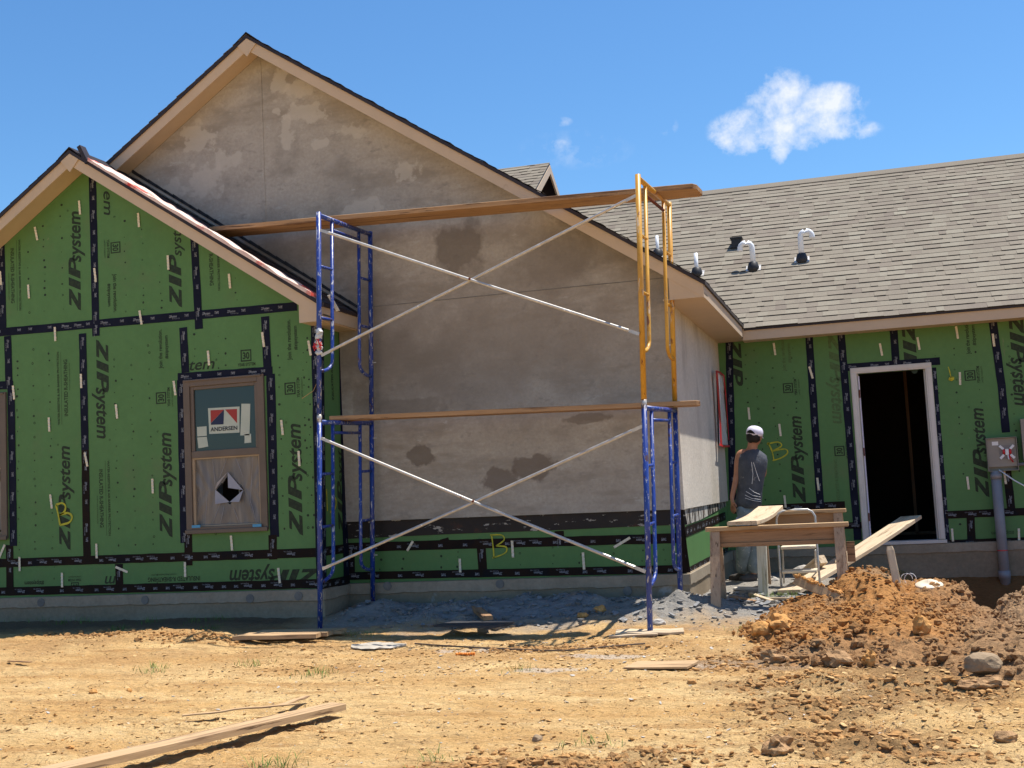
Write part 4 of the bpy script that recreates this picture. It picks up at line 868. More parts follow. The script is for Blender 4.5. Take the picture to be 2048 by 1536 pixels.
# ground material: pale sandy clay, orange smears, mortar-grey dust by the house, dark churned soil
def ground_mat():
    M = bpy.data.materials.new('ground'); M.use_nodes = True; g = NT(M.node_tree); g.n.clear()
    P = g.add('ShaderNodeNewGeometry').outputs['Position']; sp = g.add('ShaderNodeSeparateXYZ', {0: P}); x, y = sp.outputs[0], sp.outputs[1]
    st = g.scale(P, .55, 1.5, 1)
    c = g.mix(g.ramp(g.noise(st, 1.3, 6, .6), .4, .6), (.74, .505, .235), (.61, .365, .145))
    c = g.mix(g.math('MULTIPLY', g.ramp(g.noise(g.scale(P, .35, 2.4, 1), 2.0, 6, .65), .52, .66), .8), c, (.46, .25, .095))
    c = g.mix(g.math('MULTIPLY', g.ramp(g.noise(st, 7, 6, .75), .53, .66), .65), c, (.34, .20, .09))
    c = g.mix(g.math('MULTIPLY', g.ramp(g.noise(st, 24, 4, .7), .60, .70), .55), c, (.27, .16, .075))
    c = g.mix(g.math('MULTIPLY', g.ramp(g.noise(g.scale(P, 1, 2, 1), 14, 3, .7), .60, .72), .5), c, (.80, .64, .41))
    def gauss(cx, cy, rx, ry):
        a = g.math('DIVIDE', g.math('SUBTRACT', x, cx), rx); b = g.math('DIVIDE', g.math('SUBTRACT', y, cy), ry)
        q = g.math('ADD', g.math('MULTIPLY', a, a), g.math('MULTIPLY', b, b)); q = g.math('ADD', q, g.math('MULTIPLY', g.math('SUBTRACT', g.noise(P, 5, 6, .75), .5), 5.))
        return g.ramp(q, .8, 1.5, 1, 0)
    # tan-brown band in front of the house shadow
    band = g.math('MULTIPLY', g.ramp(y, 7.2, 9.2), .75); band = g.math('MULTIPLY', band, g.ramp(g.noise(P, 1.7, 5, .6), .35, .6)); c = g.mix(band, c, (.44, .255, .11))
    # cement dust by the plastered wall
    d = g.math('MULTIPLY', g.ramp(g.math('ADD', y, g.math('MULTIPLY', g.noise(P, 1.5, 5, .65), 1.6)), 11.2, 11.75), g.math('MULTIPLY', g.ramp(x, -5.6, -5.1), g.ramp(x, -.1, -.6))); c = g.mix(d, c, (.30, .275, .24))
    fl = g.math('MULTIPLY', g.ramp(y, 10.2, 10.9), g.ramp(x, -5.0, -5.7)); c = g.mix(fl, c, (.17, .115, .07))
    c = g.mix(g.math('MULTIPLY', gauss(-3.35, 11.35, .75, .5), .8), c, (.27, .27, .27)); c = g.mix(g.math('MULTIPLY', gauss(-4.6, 11.3, .5, .4), .6), c, (.25, .25, .25))
    for q in ((-.95, 8.5, .5, .2), (-2.3, 8.3, .22, .1), (-2.0, 8.9, .35, .09), (-3.1, 9.3, .3, .12)): c = g.mix(g.math('MULTIPLY', gauss(*q), .45), c, (.56, .53, .49))
    for q in CHURN+[(.45, 8.3, .7, .5, 1), (-.3, 8.6, 1.0, .35, 1)]: c = g.mix(g.math('MULTIPLY', gauss(*q[:4]), .75*q[4]), c, (.29, .16, .07))
    tr = g.math('MAXIMUM', g.math('MULTIPLY', g.ramp(x, .15, .4), g.ramp(y, 12.0, 12.4)), g.math('MULTIPLY', g.ramp(x, .62, .74), g.ramp(y, 10.4, 10.8))); c = g.mix(tr, c, (.26, .11, .04))
    f = g.ramp(g.noise(g.scale(P, .6, 1.6, 1), 38, 6, .8), .3, .7, .76, 1.28); cb = g.add('ShaderNodeCombineColor', {0: f, 1: f, 2: f}).outputs[0]
    mm = g.add('ShaderNodeMix', data_type='RGBA', blend_type='MULTIPLY'); mm.inputs[0].default_value = 1; g.l.new(c, mm.inputs[6]); g.l.new(cb, mm.inputs[7])
    b1 = g.add('ShaderNodeBump', {'Strength': 1., 'Distance': .045, 'Height': g.noise(g.scale(P, .7, 1.5, 1), 13, 7, .72)})
    b2 = g.add('ShaderNodeBump', {'Strength': 1., 'Distance': .012, 'Height': g.noise(g.scale(P, .7, 1.4, 1), 55, 4, .75), 'Normal': b1.outputs[0]})
    B = g.add('ShaderNodeBsdfPrincipled', {'Base Color': mm.outputs[2], 'Roughness': .96, 'Specular IOR Level': .08, 'Normal': b2.outputs[0]})
    g.add('ShaderNodeOutputMaterial', {'Surface': B.outputs[0]}); MATS['ground'] = M
ground_mat()
gx = graded(-9.6, 2.4, .028, -900, 900); gy = graded(4.7, 13.2, .024, -900, 1200)
GX_, GY_ = np.meshgrid(gx, gy); GZ_ = gz(GX_, GY_)
far = (np.abs(GX_) > 40) | (np.abs(GY_) > 60); GZ_[far] = -.1
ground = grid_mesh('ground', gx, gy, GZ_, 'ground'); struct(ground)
_ux = np.arange(-10, 3.2, .03); _uy = np.arange(4, 16, .03); _UX, _UY = np.meshgrid(_ux, _uy); _GT = gz(_UX, _UY); _GS = gz(_UX, _UY, False)
def _look(T, x, y):
    i = (x+10)/.03; j = (y-4)/.03
    if not (0 <= i < T.shape[1]-1 and 0 <= j < T.shape[0]-1): return 0.
    a, b = int(i), int(j); u, v = i-a, j-b
    return float((T[b, a]*(1-u)+T[b, a+1]*u)*(1-v)+(T[b+1, a]*(1-u)+T[b+1, a+1]*u)*v)
def G(x, y): return _look(_GT, x, y)

# dirt mounds
def mound_mat():
    M = bpy.data.materials.new('mound'); M.use_nodes = True; g = NT(M.node_tree); g.n.clear()
    P = g.add('ShaderNodeNewGeometry').outputs['Position']; sp = g.add('ShaderNodeSeparateXYZ', {0: P}); x, y, z = sp.outputs
    c = g.mix(g.ramp(g.noise(P, 3.2, 6, .65), .35, .65), (.45, .22, .075), (.34, .155, .052))
    c = g.mix(g.math('MULTIPLY', g.ramp(g.noise(P, 2.1, 6, .6, .4), .53, .66), .85), c, (.28, .18, .10))
    right = g.ramp(g.math('ADD', x, g.math('MULTIPLY', g.noise(P, 2, 4), .7)), .65, 1.25); c = g.mix(g.math('MULTIPLY', right, .75), c, (.32, .215, .13))
    low = g.ramp(g.math('ADD', y, g.math('MULTIPLY', g.noise(P, 3, 4), .8)), 9.6, 9.1); c = g.mix(g.math('MULTIPLY', low, .6), c, (.31, .19, .10))
    c = g.mix(g.math('MULTIPLY', g.ramp(g.noise(P, 16, 4, .7), .56, .70), .6), c, (.56, .34, .16))
    c = g.mix(g.math('MULTIPLY', g.ramp(g.noise(P, 30, 4, .7), .57, .68), .7), c, (.17, .095, .05))
    b1 = g.add('ShaderNodeBump', {'Strength': 1., 'Distance': .03, 'Height': g.noise(P, 26, 6, .7)})
    B = g.add('ShaderNodeBsdfPrincipled', {'Base Color': c, 'Roughness': .97, 'Specular IOR Level': .06, 'Normal': b1.outputs[0]}); g.add('ShaderNodeOutputMaterial', {'Surface': B.outputs[0]}); MATS['mound'] = M
mound_mat()
def mound(name, hf, x0, x1, y0, y1, seed, label, cat, nclod):
    xs = np.arange(x0, x1, .016); ys = np.arange(y0, y1, .016); X, Y = np.meshgrid(xs, ys); h = hf(X, Y)
    tex = .07*np.abs(fbm(X, Y, 3.2, 3, seed))+.06*np.abs(fbm(X, Y, 6.5, 5, seed+5))+.05*np.abs(fbm(X, Y, 17, 3, seed+9))*(1+fbm(X, Y, 3, 2, 5))-.02
    k = sstep(0, .06, h); Z = gz(X, Y, False)+h+tex*k-.03
    o = grid_mesh(name, xs, ys, Z, 'mound', keep=h > .004, smooth=False); o['_w'] = (0., 0., 0.); tag(o, label, cat)
    HT = hf(_UX, _UY); r = random.Random(seed); groups = {'mound': MB(), 'clod_dark': MB()}
    n = 0
    while n < nclod:
        x = r.uniform(x0, x1); y = r.uniform(y0, y1); hh = float(hf(np.array([x]), np.array([y]))[0])
        if hh < .01: continue
        s = r.choice([.007, .009, .012, .016, .024])*r.uniform(.7, 1.3)
        if y < y0+1.2 and x < x0+1.4: s *= 1.35
        z = _look(_GS, x, y)+hh+.01
        groups['mound'].blob((x, y, z), s*r.uniform(.8, 1.4), s, s*r.uniform(.6, 1), .5, 1, n, r.uniform(0, 6), 2.2, .4); n += 1
    for k_, g_ in groups.items():
        if g_.v: c = g_.build('clods', k_, o); c['kind'] = 'stuff'
    return o
def ell(X, Y, cx, cy, rx, ry, h, p=1.): q = 1-((X-cx)/rx)**2-((Y-cy)/ry)**2; return h*np.clip(q, 0, 1)**p
def h1(X, Y):
    w_ = .12*fbm(X, Y, 1.6, 3, 40); X = X+w_; Y = Y+.1*fbm(X, Y, 1.9, 3, 44)
    a = ell(X, Y, -.12, 11.0, .42, .9, .355, .9); b = ell(X, Y, .02, 10.2, 1.15, 1.75, .21, .75); c = ell(X, Y, .42, 11.1, .62, .75, .20, .5); d = ell(X, Y, -.55, 10.2, .65, 1.0, .13, .8)
    e = ell(X, Y, .1, 9.0, 1.1, .75, .10, .8)
    h = np.maximum(np.maximum(a, b), np.maximum(c, d)); h = np.maximum(h, e)+.25*np.minimum(h, e)
    return h*(1-sstep(.76, .86, X)*sstep(10.2, 10.6, Y))
def h2(X, Y):
    X = X+.1*fbm(X, Y, 1.6, 3, 50); Y = Y+.1*fbm(X, Y, 2.1, 3, 54)
    a = ell(X, Y, 1.55, 10.0, .78, 1.0, .36, .40); b = ell(X, Y, 1.25, 8.7, 1.1, 1.15, .20, .7); return np.maximum(a, b)
M1 = mound('dirt_mound', h1, -1.5, 1.2, 8.1, 12.3, 60, 'orange brown heap of dug clay and clods in front of the wooden trestle', 'dirt mound', 1500)
M2 = mound('dirt_mound', h2, .0, 2.8, 7.4, 11.1, 80, 'browner heap of loose soil at the right edge beside the trench', 'dirt mound', 900)
_HM = np.maximum(h1(_UX, _UY), h2(_UX, _UY))
def top(x, y):
    return _look(_GT, x, y)+_look(_HM, x, y)
def seat(px, py, z=None):
    """world point where a pixel meets the ground or a mound"""
    d = ray(px, py); t = 4.
    while t < 25:
        p = CAM+d*t
        if p.z < top(p.x, p.y): return p
        t += .01
    return CAM+d*t
# named rocks and clods
def rock(name, px, py, s, m, label, cat, seed, amp=.2, ang=.25, sq=(1, 1, .75), rot=0., group=None):
    p = seat(px, py); mb = MB(); mb.blob((p.x, p.y, p.z+s*sq[2]*.5), s*sq[0], s*sq[1], s*sq[2], amp, 3, seed, rot, 1.5, ang)
    return tag(mb.build(name, m, smooth=False, loc=(p.x, p.y, p.z)), label, cat, group)
rock('boulder', 1966, 1338, .095, 'rock', 'smooth grey brown boulder lying at the foot of the right soil heap', 'boulder', 3, .16, .0, (1.15, .9, .72))
rock('clay_clod', 1524, 1268, .075, 'clod_orange', 'rounded yellow orange clay clod at the left toe of the orange heap', 'clod', 5, .2, .3, (1.2, 1, .9))
rock('clay_clod', 1562, 1258, .08, 'clod_orange', 'angular rust orange clod right behind the rounded yellow one', 'clod', 6, .35, .5, (1.1, 1, .9))
rock('clay_clod', 1548, 1322, .06, 'clod_brown', 'angular brown clod lying below the yellow clod at the toe of the heap', 'clod', 7, .35, .5, (1.4, 1, .8))
rock('soil_lump', 1557, 1506, .065, 'clod_brown', 'large dark lump of wet soil in the lower right foreground', 'clod', 8, .5, .1, (.95, 1, .85))
rock('soil_lump', 1968, 1378, .07, 'clod_brown', 'dark crumbly soil lump just below the boulder', 'clod', 9, .5, .2, (1.6, 1, .6))
rock('clay_clod', 1842, 1260, .06, 'clod_orange', 'clay clod with a dark shaded side low on the right flank of the heap', 'clod', 12, .35, .5, (1, 1, 1.2))
rock('clay_clod', 1678, 1330, .07, 'clod_brown', 'broad brown clod on the front slope of the orange heap', 'clod', 13, .4, .5, (1.3, 1, .8))
rock('clay_clod', 1740, 1330, .055, 'clod_orange', 'upright clod at the front foot of the orange heap', 'clod', 14, .45, .6, (.8, .8, 1.1))
rock('stone', 2012, 1482, .045, 'clod_brown', 'small brown stone at the far right of the foreground', 'stone', 15, .2, .2, (1.2, 1, .7))
rock('stone', 1075, 1481, .028, 'rock', 'small round stone on bare sand near the bottom centre', 'stone', 16, .2, .2)
rock('brick_shard', 186, 1386, .022, 'clod_orange', 'red brick shard on the sand, the larger and more leftward of two', 'brick shard', 17, .2, .7, (1.5, 1, .7))
rock('brick_shard', 258, 1384, .018, 'clod_orange', 'tiny square brick shard on the sand right of the larger shard', 'brick shard', 18, .2, .7, (1, 1, 1))
rock('brick_shard', 140, 1497, .02, 'clod_orange', 'orange shard on the sand above the long foreground board', 'brick shard', 19, .2, .6, (1.2, 1, .6))
rock('mortar_lump', 1318, 1250, .045, 'concrete_chunk', 'pale rounded stone in the shade left of the right scaffold foot', 'stone', 20, .2, .2, (1.4, 1, .8))
rock('clay_clod', 1200, 1223, .045, 'clod_orange', 'orange clod in the shade near the plastered wall, the farther of a pair', 'clod', 21, .3, .4, (1.3, 1, .8))
rock('clay_clod', 1165, 1234, .04, 'clod_orange', 'orange clod in the shade near the plastered wall, the nearer of a pair', 'clod', 22, .3, .4, (1.3, 1, .7))
# fine litter: chips, pebbles and crumbs nobody could count
def litter(name, label, cat, n, boxes, mats, sizes, seed, flat=.35):
    r = random.Random(seed); m = MB()
    for k in range(n):
        bx = boxes[k % len(boxes)]
        if len(bx) == 3: x = r.gauss(bx[0], bx[2]); y = r.gauss(bx[1], bx[2]*.6)
        else: x = r.uniform(bx[0], bx[1]); y = r.uniform(bx[2], bx[3])
        s = r.choice(sizes)*r.uniform(.6, 1.3); z = G(x, y)
        a = r.uniform(0, 6.28); c, sn_ = math.cos(a), math.sin(a); e = r.uniform(.3, 1.); tl = r.uniform(-.4, .4)
        pts = [(-1, -e), (.6, -e*.8), (1, .2*e), (.2, e), (-.8, .7*e)]
        b_ = [(x+s*(u*c-v*sn_), y+s*(u*sn_+v*c), z+s*(flat+tl*u)) for u, v in pts]
        m.add(b_+[(x, y, z-s*.4)], [(0, 1, 2, 3, 4), (0, 5, 1), (1, 5, 2), (2, 5, 3), (3, 5, 4), (4, 5, 0)])
    o = m.build(name, mats); tag(o, label, cat, kind='stuff'); return o
def litter2(name, label, cat, n, boxes, mats, sizes, seed):
    r = random.Random(seed); m = MB()
    for k in range(n):
        bx = boxes[k % len(boxes)]; x = r.gauss(bx[0], bx[2]); y = r.gauss(bx[1], bx[2]*.6); s = r.choice(sizes)*r.uniform(.6, 1.4)
        m.blob((x, y, G(x, y)+s*.25), s*r.uniform(.8, 1.6), s, s*r.uniform(.5, .9), .6, 1, k, r.uniform(0, 6), 2.1, .4)
    o = m.build(name, mats); tag(o, label, cat, kind='stuff'); return o
FRONT = [(-5.5, .8, 4.9, 6.6), (-7., 1., 6.4, 8.3), (-8.6, 1.2, 8.2, 10.2)]
litter('soil_crumbs', 'brown soil crumbs scattered over the whole sandy yard', 'soil crumbs', 2600, FRONT+[(-.9, .9, 5.0, 8.6), (-.9, .9, 5.0, 8.6)], 'clod_dark', [.002, .003, .004, .005, .008], 1, .5)
litter('clay_crumbs', 'orange clay crumbs scattered over the sand', 'clay crumbs', 3600, FRONT+[(-1.6, 1.2, 6.5, 9.2)], 'clod_orange', [.002, .003, .005, .008], 2, .5)
litter('mortar_chips', 'pale mortar and cement chips scattered near the house and over the yard', 'mortar chips', 1500, [(-5.2, -1.3, 10.2, 11.7), (-4, -1, 8, 10), (-1.7, .0, 11, 13.8), (-6, 0, 5, 9)], 'concrete_chunk', [.003, .005, .008, .014], 3, .4)
litter('mortar_rubble', 'grey broken mortar lumps spilled along the foot of the plastered wall', 'mortar rubble', 1300, [(-5.2, -1.2, 10.9, 11.7), (-4.6, -2.0, 10.6, 11.6), (-1.8, -.6, 10.6, 12.6)], 'mortar_lump', [.004, .008, .012, .02, .034], 13, .6)
litter('clay_flakes', 'curled crusts and flakes of dried clay over the yard', 'clay flakes', 7500, FRONT+[(-.9, .9, 5.0, 8.8), (-5, -1, 8.3, 9.8)], 'sand_flake', [.003, .005, .007, .010, .016], 23, .4)
CH3 = [(cx, cy, rx*.55) for cx, cy, rx, ry, a in CHURN for _ in range(2 if a > .85 else 1)]
TR = [onZ(px, py, .05) for px, py in [(100, 1280), (190, 1282), (270, 1278), (350, 1283), (430, 1280), (1180, 1285), (1080, 1288), (1010, 1290), (1500, 1300), (1600, 1345), (1450, 1320)]]
litter2('churned_soil', 'dark brown clumps of churned up soil along the machine tracks', 'churned soil', 3600, CH3+[(p.x, p.y, .16) for p in TR], 'churn_soil', [.004, .006, .009, .013, .019], 24)
litter('wood_chips', 'small wood splinters and sawdust scattered in the yard', 'wood chips', 1500, FRONT+[(-5.0, -1.6, 8.8, 10.)], 'lumber_pale', [.003, .005, .009], 4, .1)
# straw, dead roots
def blades(name, label, cat, n, boxes, m_, lo, hi, seed, lie=True, wd_=.0016):
    r = random.Random(seed); m = MB()
    for k in range(n):
        bx = boxes[k % len(boxes)]
        if len(bx) == 3: x = r.gauss(bx[0], bx[2]); y = r.gauss(bx[1], bx[2]*.7)
        else: x = r.uniform(bx[0], bx[1]); y = r.uniform(bx[2], bx[3])
        z = G(x, y)+.002; L = r.uniform(lo, hi); a = r.uniform(0, 6.28)
        if lie: d = Vector((math.cos(a), math.sin(a)*.8, r.uniform(0, .25))); bend = Vector((r.uniform(-.4, .4), r.uniform(-.4, .4), -.1))
        else: d = Vector((math.cos(a)*.45, math.sin(a)*.45, 1)); bend = Vector((math.cos(a)*.8, math.sin(a)*.8, -.5))
        d = d.normalized()*L; b = Vector((x, y, z)); mid = b+d*.5+bend*L*.08; e = b+d+bend*L*.35
        s = Vector((math.cos(a+1.57), math.sin(a+1.57), 0))*wd_*r.uniform(.7, 1.6); up = Vector((0, 0, wd_*.8)) if lie else Vector((0, 0, 0))
        m.add([b-s, b+s, mid+s*.8+up, mid-s*.8+up, e+up], [(0, 1, 2, 3), (3, 2, 4)])
    o = m.build(name, m_); tag(o, label, cat, kind='stuff'); return o
blades('dead_straw', 'dead straw and root bits strewn over the sand', 'straw', 5200, FRONT+[(-.9, .9, 5.0, 8.4)], 'dry_straw', .02, .08, 5)
blades('dead_roots', 'dark root threads and twigs strewn over the yard', 'roots', 1500, FRONT+[(-1, 1, 5., 8.5), (-5, -1.4, 9.3, 10.4)], 'rope', .02, .10, 6, True, .0013)
tufts = [onZ(px, py, .02) for px, py in [(60, 1262), (88, 1262), (120, 1265), (235, 1270), (300, 1262), (310, 1255), (440, 1258), (300, 1338), (322, 1330), (245, 1275), (420, 1268), (625, 1345), (640, 1340), (540, 1510), (560, 1505), (868, 1495), (800, 1530), (1040, 1335), (1180, 1470), (505, 1325), (20, 1262), (180, 1262), (395, 1262), (715, 1268), (1520, 1215), (1560, 1212), (1590, 1210), (1480, 1262)]]
blades('grass', 'thin green grass tufts sprouting from the sand near the house', 'grass', 900, [(p.x, p.y, .07) for p in tufts], 'grass', .03, .10, 7, False, .0018)
gl = [onZ(px, 1262, .1) for px in (20, 60, 95, 130, 185, 230, 300, 430)]
# ================================================================== SCAFFOLD
SIDE = {'L': (-5.083, 10.485, .03, .051, .034, .003, 1.175, .034), 'R': (-1.90, 10.215, .042, -.046, .034, -.003, 1.35, .044)}
def SP(side, u, z):
    """u: 0 front leg .. 1 rear leg, z: height above the frame foot"""
    x, y, a, z0, lx, ly, Wd, rz = SIDE[side]
    return Vector((x+u*Wd*math.sin(a)+lx*z, y+u*Wd*math.cos(a)+ly*z, z0+z*1.002+rz*u))
def frame(side, level, m, label, rough=False):
    zb = level*2.0; root = SP(side, .5, zb); t = thing('scaffold_section', root, label, 'scaffold section', 'welded scaffold sections of the tower')
    Wd = SIDE[side][6]; q = .28/Wd
    def part(nm, pts, r, mm=m, k=10): b = MB(); b.tube(pts, r, k); return b.build(nm, mm, t, smooth=True)
    zf0 = 0. if level == 0 else .02
    part('leg', [SP(side, 0, zb+zf0), SP(side, 0, zb+1.985)], .0245)
    part('leg', [SP(side, 1, zb+zf0+(.05 if level == 0 else 0)), SP(side, 1, zb+1.985)], .0245)
    part('top_bar', [SP(side, .01, zb+1.955), SP(side, .99, zb+1.955)], .023)
    part('header_bar', [SP(side, q, zb+1.855), SP(side, 1-q, zb+1.855)], .015, MATS['rust'] if rough and m == 'yellow_paint' else m)
    for s, u0, u1 in ((0, 0, q), (1, 1, 1-q)):
        pts = [SP(side, u1, zb+1.95), SP(side, u1, zb+.56)]
        for k in range(1, 6): a = k/5*math.pi/2; pts.append(SP(side, u1+(u0-u1)*(1-math.cos(a))*.95, zb+.56-.115*math.sin(a)))
        part('inner_leg', pts, .0175)
        for zz in (1.46, .96): part('rung', [SP(side, u0, zb+zz), SP(side, u1, zb+zz-.0)], .0145, m if side == 'L' or zz != .96 else m)
    for u_ in (0, 1):
        for zz in (1.80, .59):
            a = SP(side, u_, zb+zz); part('brace_stud', [a, a+Vector((.055 if side == 'L' else -.055, 0, 0))], .006, 'galv', 6)
    if level: 
        for u_ in (0, 1): part('coupling_pin', [SP(side, u_, zb-.05), SP(side, u_, zb+.03)], .0245, 'galv')
    return t
frame('L', 0, 'blue_paint', 'lower left scaffold section, blue with white plaster splashes, standing on wooden blocks')
frame('L', 1, 'blue_paint', 'upper left scaffold section, blue, with a red and white rag tied round its front leg')
frame('R', 0, 'blue_paint', 'lower right scaffold section, blue and heavily splashed, below the yellow one')
frame('R', 1, 'yellow_paint', 'yellow scaffold frame with rust patches at the upper right of the tower', True)
def brace(z_lo, z_hi, zb, label):
    t = thing('cross_brace', (SP('L', 0, zb+.6)+SP('R', 0, zb+.6))/2, label, 'scaffold brace', 'scaffold cross braces')
    o = Vector((0, -.03, 0))
    for k, (a, b) in enumerate((((z_hi), (z_lo)), ((z_lo), (z_hi)))):
        A_ = SP('L', 0, zb+a)+Vector((.03, 0, 0))+o*(1 if k == 0 else .35); B_ = SP('R', 0, zb+b)+Vector((-.02, 0, 0))+o*(1 if k == 0 else .35)
        d = (B_-A_).normalized(); m = MB(); m.tube([A_+d*.1, A_.lerp(B_, .5)+Vector((0, 0, -.008)), B_-d*.1], .0145, 9)
        m.obox(A_+d*.06, d, d.cross(Vector((0, 1, 0))), (0, 1, 0), .06, .014, .003); m.obox(B_-d*.06, d, d.cross(Vector((0, 1, 0))), (0, 1, 0), .06, .014, .003)
        m.build('brace_bar', 'galv', t, smooth=False)
    c = (SP('L', 0, zb+(z_lo+z_hi)/2)+SP('R', 0, zb+(z_lo+z_hi)/2))/2; m = MB(); m.tube([c+Vector((0, -.05, 0)), c+Vector((0, .01, 0))], .011, 8); m.build('pivot_bolt', 'rust', t)
brace(.59, 1.80, 2.0, 'upper pair of crossed galvanised braces between the blue and yellow frames')
brace(.57, 1.80, 0.0, 'lower pair of crossed galvanised braces between the two blue frames')
# planks
def plank(name, a, b, w_, t_, m, label, side=None, seed=1, chip=True, cat='plank', n=14, group=None, wob=.0, wv=.006):
    a = Vector(a); b = Vector(b); d = (b-a).normalized(); sd = Vector(side) if side else Vector((0, 0, 1)).cross(d); sd = (sd-d*sd.dot(d)).normalized(); up = d.cross(sd).normalized()
    if up.z < 0: up = -up
    mb = MB(); ring = []; c0 = (a+b)/2
    for i in range(n+1):
        k = i/n; c = a.lerp(b, k)+up*(wob*math.sin(k*math.pi))+up*(wv*.5*mn.noise(Vector((k*3, seed, 0)))); e = 1.
        if chip and i == n: e = .72
        if chip and i == n-1: c = b-d*.035
        ww = w_/2*e; ww2 = ww+wv*.4*mn.noise(Vector((k*9, seed, 2))); h = t_/2*(.86 if chip and i == n else 1)
        ring.append([c-sd*ww-up*h, c+sd*ww2-up*h, c+sd*ww2+up*h*.82+sd*0, c+sd*(ww2-.006)+up*h, c-sd*(ww-.006)+up*h, c-sd*ww+up*h*.82])
    mb.loft(ring); o = mb.build(name, m, smooth=False, loc=c0)
    # orient the object frame along the board so the wood grain follows it
    rot = Matrix((d, sd, up)).transposed().to_4x4(); inv = rot.inverted()
    o.data.transform(inv); o.matrix_world = Matrix.Translation(c0) @ rot
    o['_w'] = tuple(c0); return tag(o, label, cat, group) if label else o
pa = onY(438, 462, 11.38); pb = onY(1399, 377, 11.02)
pa.z = max(pa.z, SP('L', .8, 4.0).z+.0); 
plank('scaffold_plank', pa+Vector((0, 0, -.012)), pb+Vector((0, 0, -.012)), .36, .048, 'plank_wood', 'thick weathered brown plank laid across the tops of the blue and yellow scaffold frames', seed=3)
la = SP('L', .45, 2.0)+Vector((.0, 0, .03)); lb = SP('R', .98, 2.0)+Vector((0, 0, .03)); dd = (lb-la).normalized()
qa = onY(668, 838, la.y+.02); qb = onY(1401, 807, lb.y+.02)
plank('scaffold_plank', (qa.x, la.y, qa.z+.0), (qb.x, lb.y, qb.z+.0), .25, .045, 'plank_wood', 'thinner plank with a pale broken end on the middle level of the scaffold', seed=8)
# rag tied round the left front pole
mb = MB()
c = SP('L', 0, 2.73)
for k in range(5): p = SP('L', 0, 2.62+.05*k); mb.blob((p.x+.004*math.sin(k*2), p.y-.006, p.z), .034, .034, .035, .4, 2, 31+k)
rag = tag(mb.build('tied_rag', 'clear_film', loc=tuple(c)), 'crumpled whitish plastic rag knotted round the left front scaffold pole', 'rag')
mb = MB()
for k in range(6): a = k*1.1; p = SP('L', 0, 2.70+.03*math.sin(k*2)); mb.tube([p+Vector((.035*math.cos(a), -.03, .02)), p+Vector((.045*math.cos(a+.6), -.04, -.0)), p+Vector((.03*math.cos(a+1), -.035, -.04))], .007, 5)
mb.build('red_strip', 'red_film', rag)
mb = MB(); p = SP('L', 0, 2.32); q = onY(604, 797, p.y-.05); mb.tube([p+Vector((-.02, -.02, 0)), p.lerp(q, .4)+Vector((.01, 0, -.01)), q], .003, 5)
tag(mb.build('wire', 'dry_straw', loc=tuple(p)), 'thin stray tie wire sticking out left from the left scaffold pole', 'wire')
# blocks under the left foot, board under the right foot
XA = onY(485, 1272, 10.1).x; XB = onY(658, 1276, 10.1).x
for k, (y_, w_, x0, x1, lab) in enumerate([(10.0, .13, XA, XB-.06, 'nearest of the short boards under the left scaffold foot'), (10.17, .14, XA+.02, XB-.03, 'middle one of the short boards under the left scaffold foot'), (10.36, .14, XA+.05, XB+.02, 'farthest short board, the left scaffold foot standing on it')]):
    z = max(G(x0, y_), G(x1, y_), G((x0+x1)/2, y_))+.02+.004*k; plank('short_board', (x0, y_-.03, z), (x1, y_+.02, z), w_, .038, 'lumber_x', lab, seed=k, chip=False, cat='board', n=4)
p = SP('R', 0, 0); plank('foot_board', (p.x-.28, p.y-.06, G(p.x-.28, p.y)+.02), (p.x+.28, p.y+.04, G(p.x+.28, p.y)+.02), .28, .018, 'lumber_pale', 'thin pale board under the right front scaffold foot', seed=5, chip=False, cat='board', n=5, wv=.03)
plank('foot_board', (p.x-.30, p.y-.24, G(p.x-.3, p.y-.24)+.02), (p.x+.1, p.y-.20, G(p.x+.1, p.y-.2)+.02), .07, .016, 'lumber_pale', 'narrow splintered strip in front of the right scaffold foot', seed=6, chip=True, cat='board', n=5, wv=.02)
# foreground lumber
a = onZ(676, 1412, .03); b = onZ(70, 1551, .045); b = b+(b-a).normalized()*.5
plank('long_board', b, a, .135, .038, 'lumber_x', 'long straight board lying on the sand at the lower left', seed=12, chip=False, cat='board', n=8, wv=.004)
for k, (p0, p1, w_, lab) in enumerate([((365, 1431), (600, 1407), .035, 'long torn wood splinter lying behind the long foreground board'), ((560, 1412), (615, 1392), .05, 'short broken splinter near the far end of the long foreground board'), ((18, 1322), (62, 1324), .03, 'dark brown stick lying at the left edge of the yard')]):
    A0 = onZ(*p0, .02); B0 = onZ(*p1, .03); plank('splinter', A0, B0, w_, .008, 'lumber_x' if k < 2 else 'lumber_x_dark', lab, seed=20+k, cat='splinter', n=9, wv=.03)
A0 = seat(1262, 1337); B0 = seat(1388, 1338); plank('plywood_scrap', A0+Vector((0, 0, .025)), B0+Vector((0, 0, .03)), .30, .014, 'lumber_x', 'flat scrap of plywood lying on the sand right of centre', seed=30, chip=False, cat='board', n=5, wv=.012)
A0 = onZ(888, 1246, .1); B0 = onZ(1010, 1248, .1); plank('black_panel', Vector((A0.x, A0.y, max(G(A0.x, A0.y), .08)+.012)), Vector((B0.x, B0.y, max(G(B0.x, B0.y), .08)+.012)), .33, .018, 'black_board', 'black flat panel lying in the shade before the plastered wall', seed=31, chip=False, cat='panel', n=5, wv=.01)
A0 = onZ(946, 1212, .15); B0 = onZ(976, 1236, .13); plank('wood_offcut', A0, B0, .09, .04, 'lumber_x_dark', 'brown wooden offcut lying on the grey mortar spill', seed=32, chip=False, cat='board', n=3)
mb = MB(); c = seat(930, 1311)
